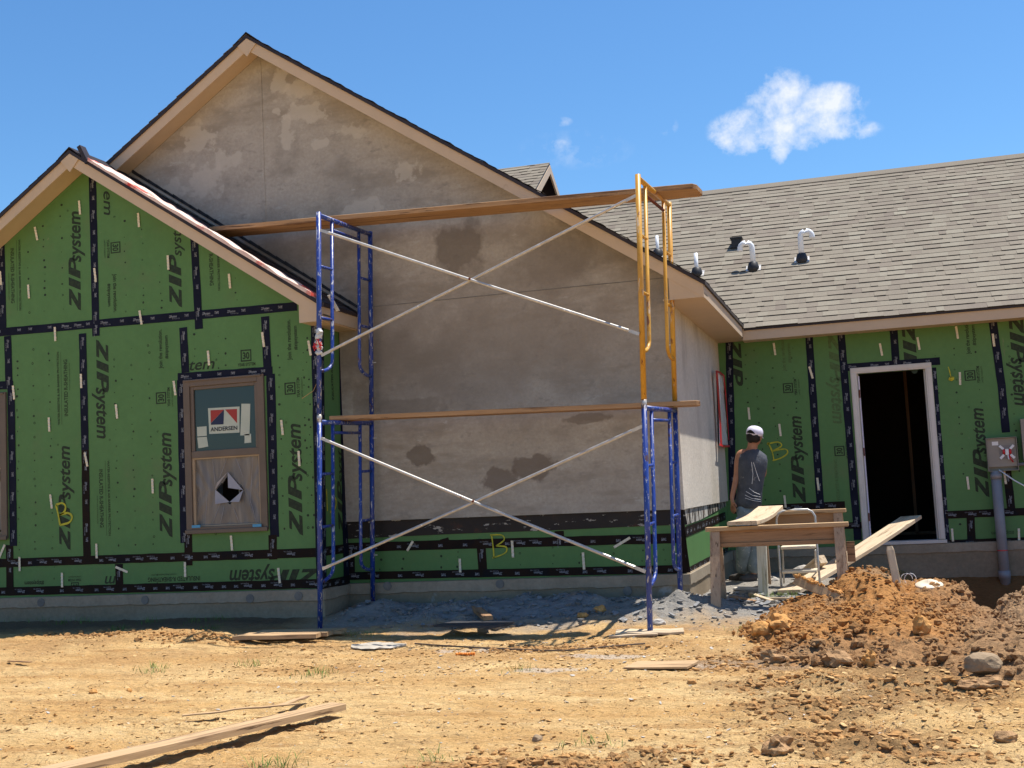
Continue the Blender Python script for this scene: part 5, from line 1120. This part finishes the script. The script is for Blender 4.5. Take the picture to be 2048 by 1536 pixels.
for k in range(9): mb.blob((c.x-.065+.017*k, c.y+.008*math.sin(k), c.z+.012), .012, .016, .014, .25, 1, k)
tag(mb.build('crumpled_tape', 'orange_tape', loc=tuple(c)), 'small crumpled orange ribbon on the sand in front of the scaffold', 'ribbon')
mb = MB(); c = onZ(755, 1292, .01); ring = []
for i in range(13):
    a = (i/12-.5)*2; hgt = math.sqrt(max(0, 1-a*a)); rr = []
    for j in range(9):
        b_ = (j/8-.5)*2*max(hgt, .05); x = c.x+a*.25; y = c.y+b_*.20+.03; rr.append((x, y, G(x, y)+.012+.02*abs(mn.noise(Vector((x*9, y*9, 0))))))
    rr += [(c.x+a*.25, c.y+max(hgt, .05)*.20+.03, G(c.x, c.y)+.004), (c.x+a*.25, c.y-max(hgt, .05)*.20+.03, G(c.x, c.y)+.004)]
    ring.append(rr)
mb.loft(ring); tag(mb.build('plastic_sheet', 'dusty_film', loc=tuple(c)), 'dusty clear plastic sheet scrap on the sand behind the foreground, left of centre', 'plastic sheet')
for k, (px, py) in enumerate([(760, 1272), (1395, 1338), (1295, 1258), (500, 1530), (245, 1532)]): pass
mb = MB(); pts = [onZ(px, py, .012) for px, py in [(830, 1284), (870, 1289), (930, 1294), (1000, 1300), (1080, 1303), (1140, 1304), (1210, 1296), (1290, 1288)]]; pts = [Vector((p.x, p.y, G(p.x, p.y)+.012)) for p in pts]
mb.tube(pts, .007, 6); tag(mb.build('cord', 'rope', loc=tuple(pts[0])), 'thin dark cord trailing across the sand below the scaffold', 'cord')

# ================================================================== TRESTLES AND THE WORK CORNER
def trestle(c, L, H_, z0, yaw, label, leg_w=.09):
    """sawhorse: plate on an upright apron and a lower rail, four splayed legs"""
    t = thing('sawhorse', (c[0], c[1], z0), label, 'sawhorse', 'wooden sawhorses'); ca, sa = math.cos(yaw), math.sin(yaw)
    def Q(x, y, z): return Vector((c[0]+x*ca-y*sa, c[1]+x*sa+y*ca, z0+z))
    ux, uy = Vector((ca, sa, 0)), Vector((-sa, ca, 0)); Z = Vector((0, 0, 1))
    m = MB(); m.obox(Q(0, 0, H_-.019), ux, uy, Z, L/2, .07, .019); m.build('top_plate', 'lumber_x', t, bevel=.003)
    m = MB(); m.obox(Q(0, -.012, H_-.038-.055), ux, uy, Z, L/2-.10, .019, .055); m.build('apron', 'lumber_x_dark', t, bevel=.003)
    m = MB(); m.obox(Q(0, .0, H_-.038-.11-.02), ux, uy, Z, L/2-.10, .045, .019); m.build('lower_rail', 'lumber_x_dark', t, bevel=.003)
    for sx_ in (-1, 1):
        for sy in (-1, 1):
            x = sx_*(L/2-.085); tp = Q(x, sy*.045, H_-.045); bt = Q(x+sx_*.01, sy*.26, -.03)
            m = MB(); d = (bt-tp).normalized(); n_ = d.cross(ux).normalized(); m.obox((tp+bt)/2, ux, n_, d, leg_w/2, .019, (bt-tp).length/2); m.build('leg', 'lumber_z', t, bevel=.003)
    return t, Q
fp = onZ(1436, 1224, .085); hp = onY(1555, 1050, fp.y+.25)
ty = fp.y+.26; x0 = onY(1412, 1055, ty).x; x1 = onY(1697, 1050, ty).x; hz = onY(1560, 1049, ty).z
tr, TQ = trestle(((x0+x1)/2, ty), x1-x0, hz-.06, .06, .0, 'front sawhorse with a warped plank on it, its right leg standing in the clay heap')
t2y = 13.35; bx0 = onY(1505, 1020, t2y).x; bx1 = onY(1692, 1020, t2y).x; bz = onY(1640, 1019, t2y).z
trestle(((bx0+bx1)/2, t2y), bx1-bx0, bz-.05, .05, -.02, 'rear sawhorse half hidden behind the front one, beside the door')
a = onY(1484, 1049, ty-.12); b = onY(1541, 1017, t2y+.1)
plank('warped_plank', (a.x, a.y, hz+.030), (b.x, b.y, b.z+.012), .27, .035, 'lumber_pale', 'warped pale plank bridging the two sawhorses', seed=40, chip=False, cat='plank', n=12, wob=-.03)
mb = MB(); mb.prism([TQ((x1-x0)/2-.03, -.02, .42), TQ((x1-x0)/2+.04, -.02, .42), TQ((x1-x0)/2+.04, -.02, .60), TQ((x1-x0)/2-.03, -.02, .60)], (0, .038, 0)); mb.build('cleat', 'lumber_x_dark', tr)
bt = onZ(1527, 1193, .09); tp = onY(1522, 1062, bt.y+.02)
mb = MB(); mb.board(bt-Vector((0, 0, .03)), tp, .095, .06, (1, 0, 0)); tag(mb.build('post', 'post_pale', loc=tuple(bt), bevel=.004), 'pale cream wooden post standing under the warped plank', 'post')
# ramp plank
a = seat(1578, 1190); b = onY(1822, 1035, 14.75)
plank('ramp_plank', (a.x, a.y+.02, a.z+.03), b, .26, .038, 'lumber_pale', 'long pale plank sloping up from the ground towards the doorway', side=(1, -.85, .0), seed=42, chip=False, n=10, wob=-.02)
# step stool of bent tube
sy_ = 12.6
def SQ(px, py, dy=0.): return onY(px, py, sy_+dy)
st = thing('step_stool', onZ(1600, 1172, .08), 'folding step stool of bent metal tube with pale steps, behind the front sawhorse', 'step stool')
pts = [SQ(1563, 1176, -.1), SQ(1559, 1120, -.05), SQ(1553, 1048), SQ(1553, 1037), SQ(1557, 1027), SQ(1566, 1021), SQ(1590, 1019), SQ(1615, 1019), SQ(1624, 1023), SQ(1630, 1032), SQ(1631, 1045), SQ(1636, 1120, -.05), SQ(1640, 1168, -.1)]
m = MB(); m.tube(pts, .0115, 9); m.build('tube_frame', 'galv', st, smooth=True)
m = MB(); m.tube([SQ(1565, 1100, .02), SQ(1568, 1166, .42)], .010, 8); m.build('rear_leg', 'galv', st, smooth=True); m = MB(); m.tube([SQ(1630, 1100, .02), SQ(1634, 1164, .42)], .010, 8); m.build('rear_leg', 'galv', st, smooth=True)
for (pl, pr_, dy) in (((1560, 1096), (1633, 1093), 0), ((1563, 1144), (1636, 1141), -.06)):
    l = SQ(*pl, dy); r_ = SQ(*pr_, dy); c = (l+r_)/2; m = MB(); m.obox(c+Vector((0, .05, 0)), (1, 0, 0), (0, 1, 0), (0, 0, 1), (r_.x-l.x)/2-.01, .12, .014); m.build('step', 'bucket', st, bevel=.006)
# worksite scraps on the ground behind the trestle
def scrap(name, p0, p1, w_, t_, m, label, z=None, dz=0., cat='board', seed=1):
    A0 = seat(*p0); B0 = seat(*p1) if z is None else onY(*p1, A0.y+z); plank(name, A0+Vector((0, 0, t_/2+dz)), B0+Vector((0, 0, t_/2+dz)), w_, t_, m, label, seed=seed, chip=False, cat=cat, n=4, wv=.01)
scrap('grey_board', (1470, 1178), (1522, 1180), .20, .02, 'concrete_chunk', 'grey board flat on the ground under the front sawhorse', seed=50)
scrap('wood_scrap', (1502, 1192), (1546, 1208), .05, .035, 'lumber_pale', 'short sawn offcut on the ground right of the sawhorse leg', seed=51)
scrap('wood_scrap', (1530, 1199), (1592, 1200), .035, .02, 'lumber_pale', 'thin lath lying just below the foot of the sloping plank', seed=52)
scrap('wood_scrap', (1465, 1196), (1510, 1206), .08, .02, 'lumber_x_dark', 'dark board piece by the foot of the front sawhorse', seed=53)
a = seat(1607, 1150); a = onY(1607, 1150, 13.2); b = onY(1645, 1118, 13.0)
plank('timber_block', a, b, .10, .09, 'lumber_pale', 'short thick timber leaning in front of the step stool, cut end showing', seed=54, chip=False, cat='timber', n=3, wv=.004)
a = onY(1592, 1160, 11.2); b = onY(1688, 1200, 10.75)
plank('buried_stud', a, b, .085, .04, 'lumber_x', 'soil covered stud sticking up to the left out of the orange heap', side=(0, .6, 1), seed=55, chip=False, cat='board', n=6, wv=.01)
r = random.Random(4); mb = MB()
for k in range(90):
    t_ = r.random(); p = a.lerp(b, t_)+Vector((r.uniform(-.02, .02), r.uniform(-.03, .03), .045+.01*r.random())); s = r.uniform(.006, .02); mb.blob(tuple(p), s, s, s, .4, 1, k)
tag(mb.build('soil_on_stud', 'clod_orange'), 'orange soil crumbs lying along the half buried stud', 'soil crumbs', kind='stuff')
b0 = seat(1797, 1168); t0 = onY(1779, 1093, b0.y+.1)
plank('stake', b0-Vector((0, 0, .1)), t0, .065, .04, 'lumber_pale', 'pale wooden stake standing tilted behind the top of the heap', side=(1, 0, 0), seed=56, chip=True, cat='stake', n=6, wv=.01)
c = seat(1860, 1180); c = c+Vector((0, .1, .035)); mb = MB()
ring = [[(c.x+math.cos(t*6.2832/24)*.115*k, c.y+math.sin(t*6.2832/24)*.10*k, c.z+h_+math.sin(t*6.2832/24)*.022) for t in range(24)] for k, h_ in ((.93, -.02), (1, -.01), (1.02, .0), (.97, .008), (.6, .022), (.05, .026))]
mb.loft(ring); tag(mb.build('bucket_lid', 'bucket', smooth=True, loc=tuple(c)), 'cream plastic bucket lid lying on top of the heap', 'lid')
mb = MB(); c = seat(1815, 1172)
for k in range(2): mb.tube([c+Vector((.05*math.cos(a)+.03*k, .1, .05+.05*math.sin(a))) for a in [i*.5 for i in range(13)]], .003, 5)
tag(mb.build('wire_loop', 'white_plastic', loc=tuple(c)), 'small loops of white wire beside the stake', 'wire')
c = seat(1620, 1158); c = onZ(1610, 1160, .1)
mb = MB(); mb.blob((c.x, c.y, .18), .14, .08, .09, .15, 2, 7, 0, 1.2, .7); tag(mb.build('concrete_block', 'concrete_chunk', loc=(c.x, c.y, .1)), 'broken pale concrete block under the step stool', 'block')
for k, (px, py, s_, lab) in enumerate([(1485, 1148, .05, 'white plaster lump by the worker foot'), (1545, 1163, .06, 'ragged pale plaster lump between the cream post and the step stool'), (1470, 1160, .035, 'small plaster lump behind the front sawhorse leg')]):
    c = onZ(px, py, .1); mb = MB(); mb.blob((c.x, c.y, .12), s_, s_*.7, s_*.7, .6, 2, 60+k); tag(mb.build('plaster_lump', 'concrete_chunk', loc=(c.x, c.y, .1)), lab, 'rubble')

# ================================================================== ELECTRIC METER BOX
yb = YR-.02
a = onY(1970, 877, yb-.12); b = onY(2037, 940, yb-.12); X0, X1, Zt, Zb = onY(1972, 880, yb-.12).x, onY(2035, 900, yb-.12).x, onY(2000, 875, yb-.12).z, onY(2000, 942, yb-.12).z
mt = thing('meter_box', ((X0+X1)/2, yb, Zb), 'open grey metal electric meter box with red and white parts on the green wall', 'meter box')
m = MB(); d_ = .12
m.box(X0, X1, yb-.02, yb, Zb, Zt); m.box(X0, X0+.006, yb-d_, yb-.02, Zb, Zt); m.box(X1-.006, X1, yb-d_, yb-.02, Zb, Zt); m.box(X0+.006, X1-.006, yb-d_, yb-.02, Zt-.006, Zt); m.box(X0+.006, X1-.006, yb-d_, yb-.02, Zb, Zb+.006)
m.build('enclosure', 'metal_box', mt)
m = MB(); m.box(X0+.01, X1-.01, yb-.085, yb-.080, Zb+.05, Zt-.01); m.build('inner_cover', 'metal_box', mt)
cx = X0+(X1-X0)*.66; cz = Zb+(Zt-Zb)*.56; R_ = .085
m = MB(); m.tube([(cx, yb-.086, cz), (cx, yb-.092, cz)], [R_, R_], 24); m.build('socket_ring', 'meter_inside', mt, smooth=False)
m = MB()
for sa in (-1, 1):
    for sb in (-1, 1): m.obox((cx+sa*.058, yb-.10, cz+sb*.055), (sa, 0, sb), (0, 1, 0), (-sb, 0, sa), .030, .006, .014)
m.obox((cx, yb-.10, cz), (1, 0, 0), (0, 1, 0), (0, 0, 1), .018, .01, .035); m.build('meter_jaw', 'white_plastic', mt)
m = MB()
for sa in (-1, 1): m.obox((cx+sa*.035, yb-.098, cz+.004), (1, 0, 0), (0, 1, 0), (0, 0, 1), .013, .008, .028)
m.tube([(cx+.02, yb-.1, cz-.03), (cx+.03, yb-.11, cz-.08), (cx+.06, yb-.1, cz-.12)], .009, 7); m.build('red_lead', 'red_film', mt, smooth=True)
m = MB(); m.tube([(cx+.005, yb-.1, cz-.035), (cx+.012, yb-.115, cz-.09)], .007, 7); m.build('white_lead', 'white_plastic', mt)
p = onY(1990, 887, yb-.0865)
m = MB(); m.box(p.x-.035, p.x+.035, yb-.0865, yb-.0855, p.z-.022, p.z+.022); m.build('rating_label', 'white_plastic', mt)
ctop = onY(1991, 943, yb-.075); cbot = onY(2005, 1188, yb-.075)
cd_ = MB(); cd_.tube([(ctop.x, ctop.y, Zb), (ctop.x+.005, ctop.y, -.25)], .058, 16); cdo = cd_.build('conduit', 'pvc_gray', mt, smooth=True)
for zz, h_, r_ in ((Zb-.06, .06, .066), (onY(2003, 1150, yb-.075).z, .10, .068)): m = MB(); m.tube([(ctop.x+.002, ctop.y, zz-h_/2), (ctop.x+.002, ctop.y, zz+h_/2)], r_, 16); m.build('conduit_coupling', 'pvc_gray', cdo, smooth=True)
zz = onY(2002, 1101, yb-.1).z; m = MB(); m.tube([(ctop.x+.002, ctop.y, zz-.006), (ctop.x+.002, ctop.y, zz+.006)], .0595, 16); m.build('red_band', 'red_film', cdo)
a = onY(1998, 940, yb-.13); b = onY(2060, 978, yb-.3); m = MB(); m.tube([a, a.lerp(b, .5)+Vector((0, 0, -.012)), b, b+(b-a)*2], .008, 7); tag(m.build('white_cable', 'white_plastic', smooth=True, loc=tuple(a)), 'white cable running down to the right from the meter box', 'cable')
a = onY(2041, 838, yb-.1); b = onY(2080, 925, yb-.1); m = MB(); m.box(a.x, b.x+.1, yb-.1, yb, b.z+.03, a.z); m.box(a.x-.004, b.x+.1, yb-.104, yb-.1, b.z+.03, a.z); pb_ = tag(m.build('breaker_panel', 'metal_box', loc=(a.x, yb, b.z), bevel=.004), 'grey electric panel cut by the right edge, beside the meter box', 'electric panel')
m = MB(); q = onY(2046, 932, yb-.05); m.tube([(q.x-.08, yb-.05, q.z+.02), (q.x+.3, yb-.05, q.z+.03)], .02, 10); m.build('conduit_elbow', 'pvc_gray', pb_, smooth=True)

# ================================================================== THE WORKER
YP = 14.05
def PP(px, py, dy=0.): return onY(px, py, YP+dy)
def skin(name, nodes, edges, m, parent, levels=2, root=0, label=None):
    me = bpy.data.meshes.new(name); L = Vector(parent['_w']); me.from_pydata([tuple(Vector(n[0])-L) for n in nodes], edges, []); me.materials.append(MATS[m])
    o = bpy.data.objects.new(name, me); COL.objects.link(o); o.parent = parent; o['_w'] = parent['_w']
    s = o.modifiers.new('skin', 'SKIN'); s.use_smooth_shade = True; s.branch_smoothing = .4
    for i, n in enumerate(nodes):
        r_ = n[1]; v = me.skin_vertices[0].data[i]; v.radius = (r_, r_) if not isinstance(r_, tuple) else r_; v.use_root = (i == root)
    u = o.modifiers.new('sub', 'SUBSURF'); u.levels = levels; u.render_levels = levels
    if label: o['label'] = label
    return o
foot = onZ(1498, 1168, .09)
gp = G(-1.5, 14.0)
wk = thing('person', (PP(1496, 1168).x, YP, gp), 'worker in white cap, grey sleeveless shirt and jeans, back turned, at the plastered side wall', 'person')
pel = PP(1497, 1012); wst = PP(1499, 985); chest = PP(1501, 935); shb = PP(1502, 908); nk = PP(1505, 894); hd = PP(1508, 879); hd2 = PP(1510, 866)
shL = PP(1478, 907, -.02); elL = PP(1474, 952, -.03); wrL = PP(1464, 994, -.10); palmL = PP(1465, 1006, -.12)
shR = PP(1524, 920, .06); elR = PP(1527, 950, .18); wrR = PP(1508, 962, .32); palmR = PP(1500, 960, .38)
hpL = PP(1487, 1022, 0); hpR = PP(1508, 1022, .05); knL = PP(1487, 1092, -.05); knR = PP(1509, 1092, .04); anL = PP(1486, 1152, .10); anR = PP(1508, 1150, .0)
anL.z = max(anL.z, gp+.10); anR.z = max(anR.z, gp+.10)
toeL = anL+Vector((-.07, .035, -.05)); toeR = anR+Vector((-.07, -.045, -.05))
N = [(pel, .10), (wst, .095), (chest, .105), (shb, .075), (nk, .05), (hd, .075), (hd2, .078),
     (shL, .055), (elL, .040), (wrL, .026), (palmL, .024),
     (shR, .055), (elR, .040), (wrR, .026), (palmR, .024),
     (hpL, .085), (knL, .055), (anL, .036), (toeL, .02), (hpR, .085), (knR, .055), (anR, .036), (toeR, .02)]
Ed = [(0, 1), (1, 2), (2, 3), (3, 4), (4, 5), (5, 6), (3, 7), (7, 8), (8, 9), (9, 10), (3, 11), (11, 12), (12, 13), (13, 14), (0, 15), (15, 16), (16, 17), (17, 18), (0, 19), (19, 20), (20, 21), (21, 22)]
def fingers(pi, dirn, spread):
    p = N[pi][0]; d = Vector(dirn).normalized(); s = Vector(spread).normalized()
    for k, (o_, L) in enumerate(((-.030, .062), (-.011, .078), (.010, .074), (.029, .058))):
        a = p+s*o_+d*.045; i = len(N); N.append((a, .0095)); N.append((a+d*L*.55+s*o_*.15+Vector((0, .012, 0)), .0085)); N.append((a+d*L+Vector((0, .03, 0)), .0065)); Ed.extend([(pi, i), (i, i+1), (i+1, i+2)])
    a = p+s*.038+d*.005; i = len(N); N.append((a, .010)); N.append((a+d*.04+s*.018, .008)); Ed.extend([(pi, i), (i, i+1)])
fingers(10, (.06, -.02, -1), (.75, -.6, 0)); fingers(14, (-.6, .8, .1), (.1, .1, 1))
body = skin('body', N, Ed, 'skin', wk)
# head detail: face half turned away, ear, nose, hair, cap
fwd = Vector((.35, .90, -.12)).normalized(); side_ = Vector((-.93, .36, 0)).normalized()
hc_ = hd.lerp(hd2, .45)
m = MB(); m.blob(tuple(hc_), .078, .098, .108, .0, 3, 1, -.35); m.blob(tuple(hc_+fwd*.10+Vector((0, 0, -.02))), .012, .018, .018, 0, 2, 1); m.blob(tuple(hc_+fwd*.085+Vector((0, 0, -.055))), .024, .014, .008, 0, 2, 1)
for s in (-1, 1): m.blob(tuple(hc_+side_*s*.076+Vector((0, 0, -.012))+fwd*.0), .014, .022, .032, .1, 2, 1, -.35)
hdm = m.build('head', 'skin', wk, smooth=True)
m = MB()
for s in (-1, 1): m.blob(tuple(hc_+fwd*.088+side_*s*.032+Vector((0, 0, .008))), .009, .006, .006, 0, 2, 1)
m.build('eyes', 'black_print', wk)
m = MB(); m.blob(tuple(hc_-fwd*.018+Vector((0, 0, .0))), .083, .092, .098, .06, 3, 3, -.35); m.build('hair', 'hair', wk, smooth=True)
cp_c = hc_+Vector((.006, 0, .045)); m = MB(); ring = []
upc = Vector((.22, -.05, 1)).normalized(); e1 = fwd-(upc*fwd.dot(upc)); e1.normalize(); e2 = upc.cross(e1)
for k, (h_, r_) in enumerate(((-.03, .098), (.0, .100), (.03, .094), (.055, .078), (.072, .05), (.079, .012))): ring.append([cp_c+upc*h_+(e1*math.cos(t*6.2832/24)*r_*1.08+e2*math.sin(t*6.2832/24)*r_*.94) for t in range(24)])
m.loft(ring); cap = m.build('cap', 'cap_white', wk, smooth=True)
bb = -e1*.8-e2*.0
m = MB(); ring = []
for i in range(9):
    a = math.pi+(i/8-.5)*1.2; o_ = e1*math.cos(a)*1.08*.1025+e2*math.sin(a)*.94*.1025; hh = .035*math.sin(i/8*math.pi)
    ring.append([cp_c+upc*(-.012)+o_, cp_c+upc*(-.012+hh+.004)+o_*.985, cp_c+upc*(-.012+hh+.004)+o_*.95, cp_c+upc*(-.012)+o_*.95])
m.loft(ring); m.build('cap_opening', 'hair', cap)
m = MB(); ring = []
for i in range(9):
    a = (i/8-.5)*1.5; o_ = e1*math.cos(a)*1.08*.1+e2*math.sin(a)*.094; ex = .05*math.cos(a)
    ring.append([cp_c-upc*.03+o_, cp_c-upc*.05+o_+e1*ex, cp_c-upc*.054+o_+e1*ex, cp_c-upc*.036+o_])
m.loft(ring); m.build('cap_brim', 'cap_white', cap)
# shirt, jeans, shoes
S1 = [(PP(1497, 1014), (.20, .15)), (PP(1499, 990), (.175, .135)), (PP(1500, 955, .01), (.175, .135)), (PP(1503, 928, .0), (.215, .15)), (PP(1503, 909, .0), (.175, .12)), (PP(1504, 897, .0), (.07, .065)), (PP(1483, 905, -.01), .075), (PP(1521, 919, .04), .085)]
mb = MB(); ring = []
for (px, py, dy, rx_, ry_, tw) in [(1496, 1016, 0, .150, .125, .1), (1497, 1004, 0, .152, .125, .1), (1499, 985, 0, .142, .115, .12), (1501, 960, .0, .150, .118, .15), (1504, 935, .0, .166, .125, .2), (1505, 920, .01, .172, .122, .22), (1505, 910, .01, .160, .105, .22), (1505, 902, .01, .115, .08, .2), (1505, 897, .01, .062, .06, .1), (1505, 895, .01, .045, .045, .1)]:
    c = PP(px, py, dy); rr = []
    for t in range(28):
        a = t*6.2832/28; k = 1+.05*mn.noise(Vector((a*1.6, c.z*9, 2)))+.035*mn.noise(Vector((a*5, c.z*16+a, 7)))
        x = math.cos(a)*rx_*k; y = math.sin(a)*ry_*k; rr.append((c.x+x*math.cos(tw)-y*math.sin(tw), c.y+x*math.sin(tw)+y*math.cos(tw), c.z-.06*tw*x/.15-(.012 if py < 905 else 0)*abs(x)/.1))
    ring.append(rr)
mb.loft(ring); shirt = mb.build('shirt', 'shirt', wk, smooth=True)
J = [(PP(1497, 1000), (.17, .13)), (PP(1497, 1024, .01), (.185, .145)), (PP(1486, 1042, -.01), .125), (PP(1487, 1092, -.05), .092), (anL+Vector((0, 0, .0)), .085), (PP(1509, 1042, .05), .125), (PP(1509, 1092, .04), .094), (anR+Vector((0, 0, -.01)), .085)]
skin('jeans', J, [(0, 1), (1, 2), (2, 3), (3, 4), (1, 5), (5, 6), (6, 7)], 'jeans', wk)
for an, to in ((anL, toeL), (anR, toeR)):
    d = Vector((to.x-an.x, to.y-an.y, 0)).normalized(); sh = skin('shoe', [(an+Vector((0, 0, -.03))-d*.04, .062), (an+d*.06+Vector((0, 0, -.045)), .058), (an+d*.19+Vector((0, 0, -.06)), .046)], [(0, 1), (1, 2)], 'shoe', wk)
    m = MB(); ring = []; sd = Vector((-d.y, d.x, 0)); zg = min(an.z-.10, to.z-.02)
    for k, w_ in ((-.085, .02), (-.06, .038), (.0, .036), (.08, .042), (.16, .042), (.205, .026), (.22, .01)): c = Vector((an.x, an.y, an.z-.095))+d*k; ring.append([c-sd*w_, c+sd*w_, c+sd*w_+Vector((0, 0, .028)), c-sd*w_+Vector((0, 0, .028))])
    m.loft(ring); m.build('sole', 'sole', sh)
m = MB()
for k, (pts) in enumerate([[(1498, 976), (1508, 984), (1520, 989)], [(1492, 983), (1506, 991), (1521, 994)], [(1490, 990), (1504, 997), (1521, 999)], [(1490, 996), (1506, 1001), (1521, 1003)], [(1503, 924), (1506, 948), (1504, 968)], [(1507, 925), (1513, 945), (1519, 962)]]):
    m.tube([onY(x, y, YP-.158+(.03 if x > 1512 else 0)) for x, y in pts], .0024, 5)
m.build('shirt_stripes', 'shirt_stripe', shirt)

for o in bpy.data.objects:
    if '_w' in o: del o['_w']
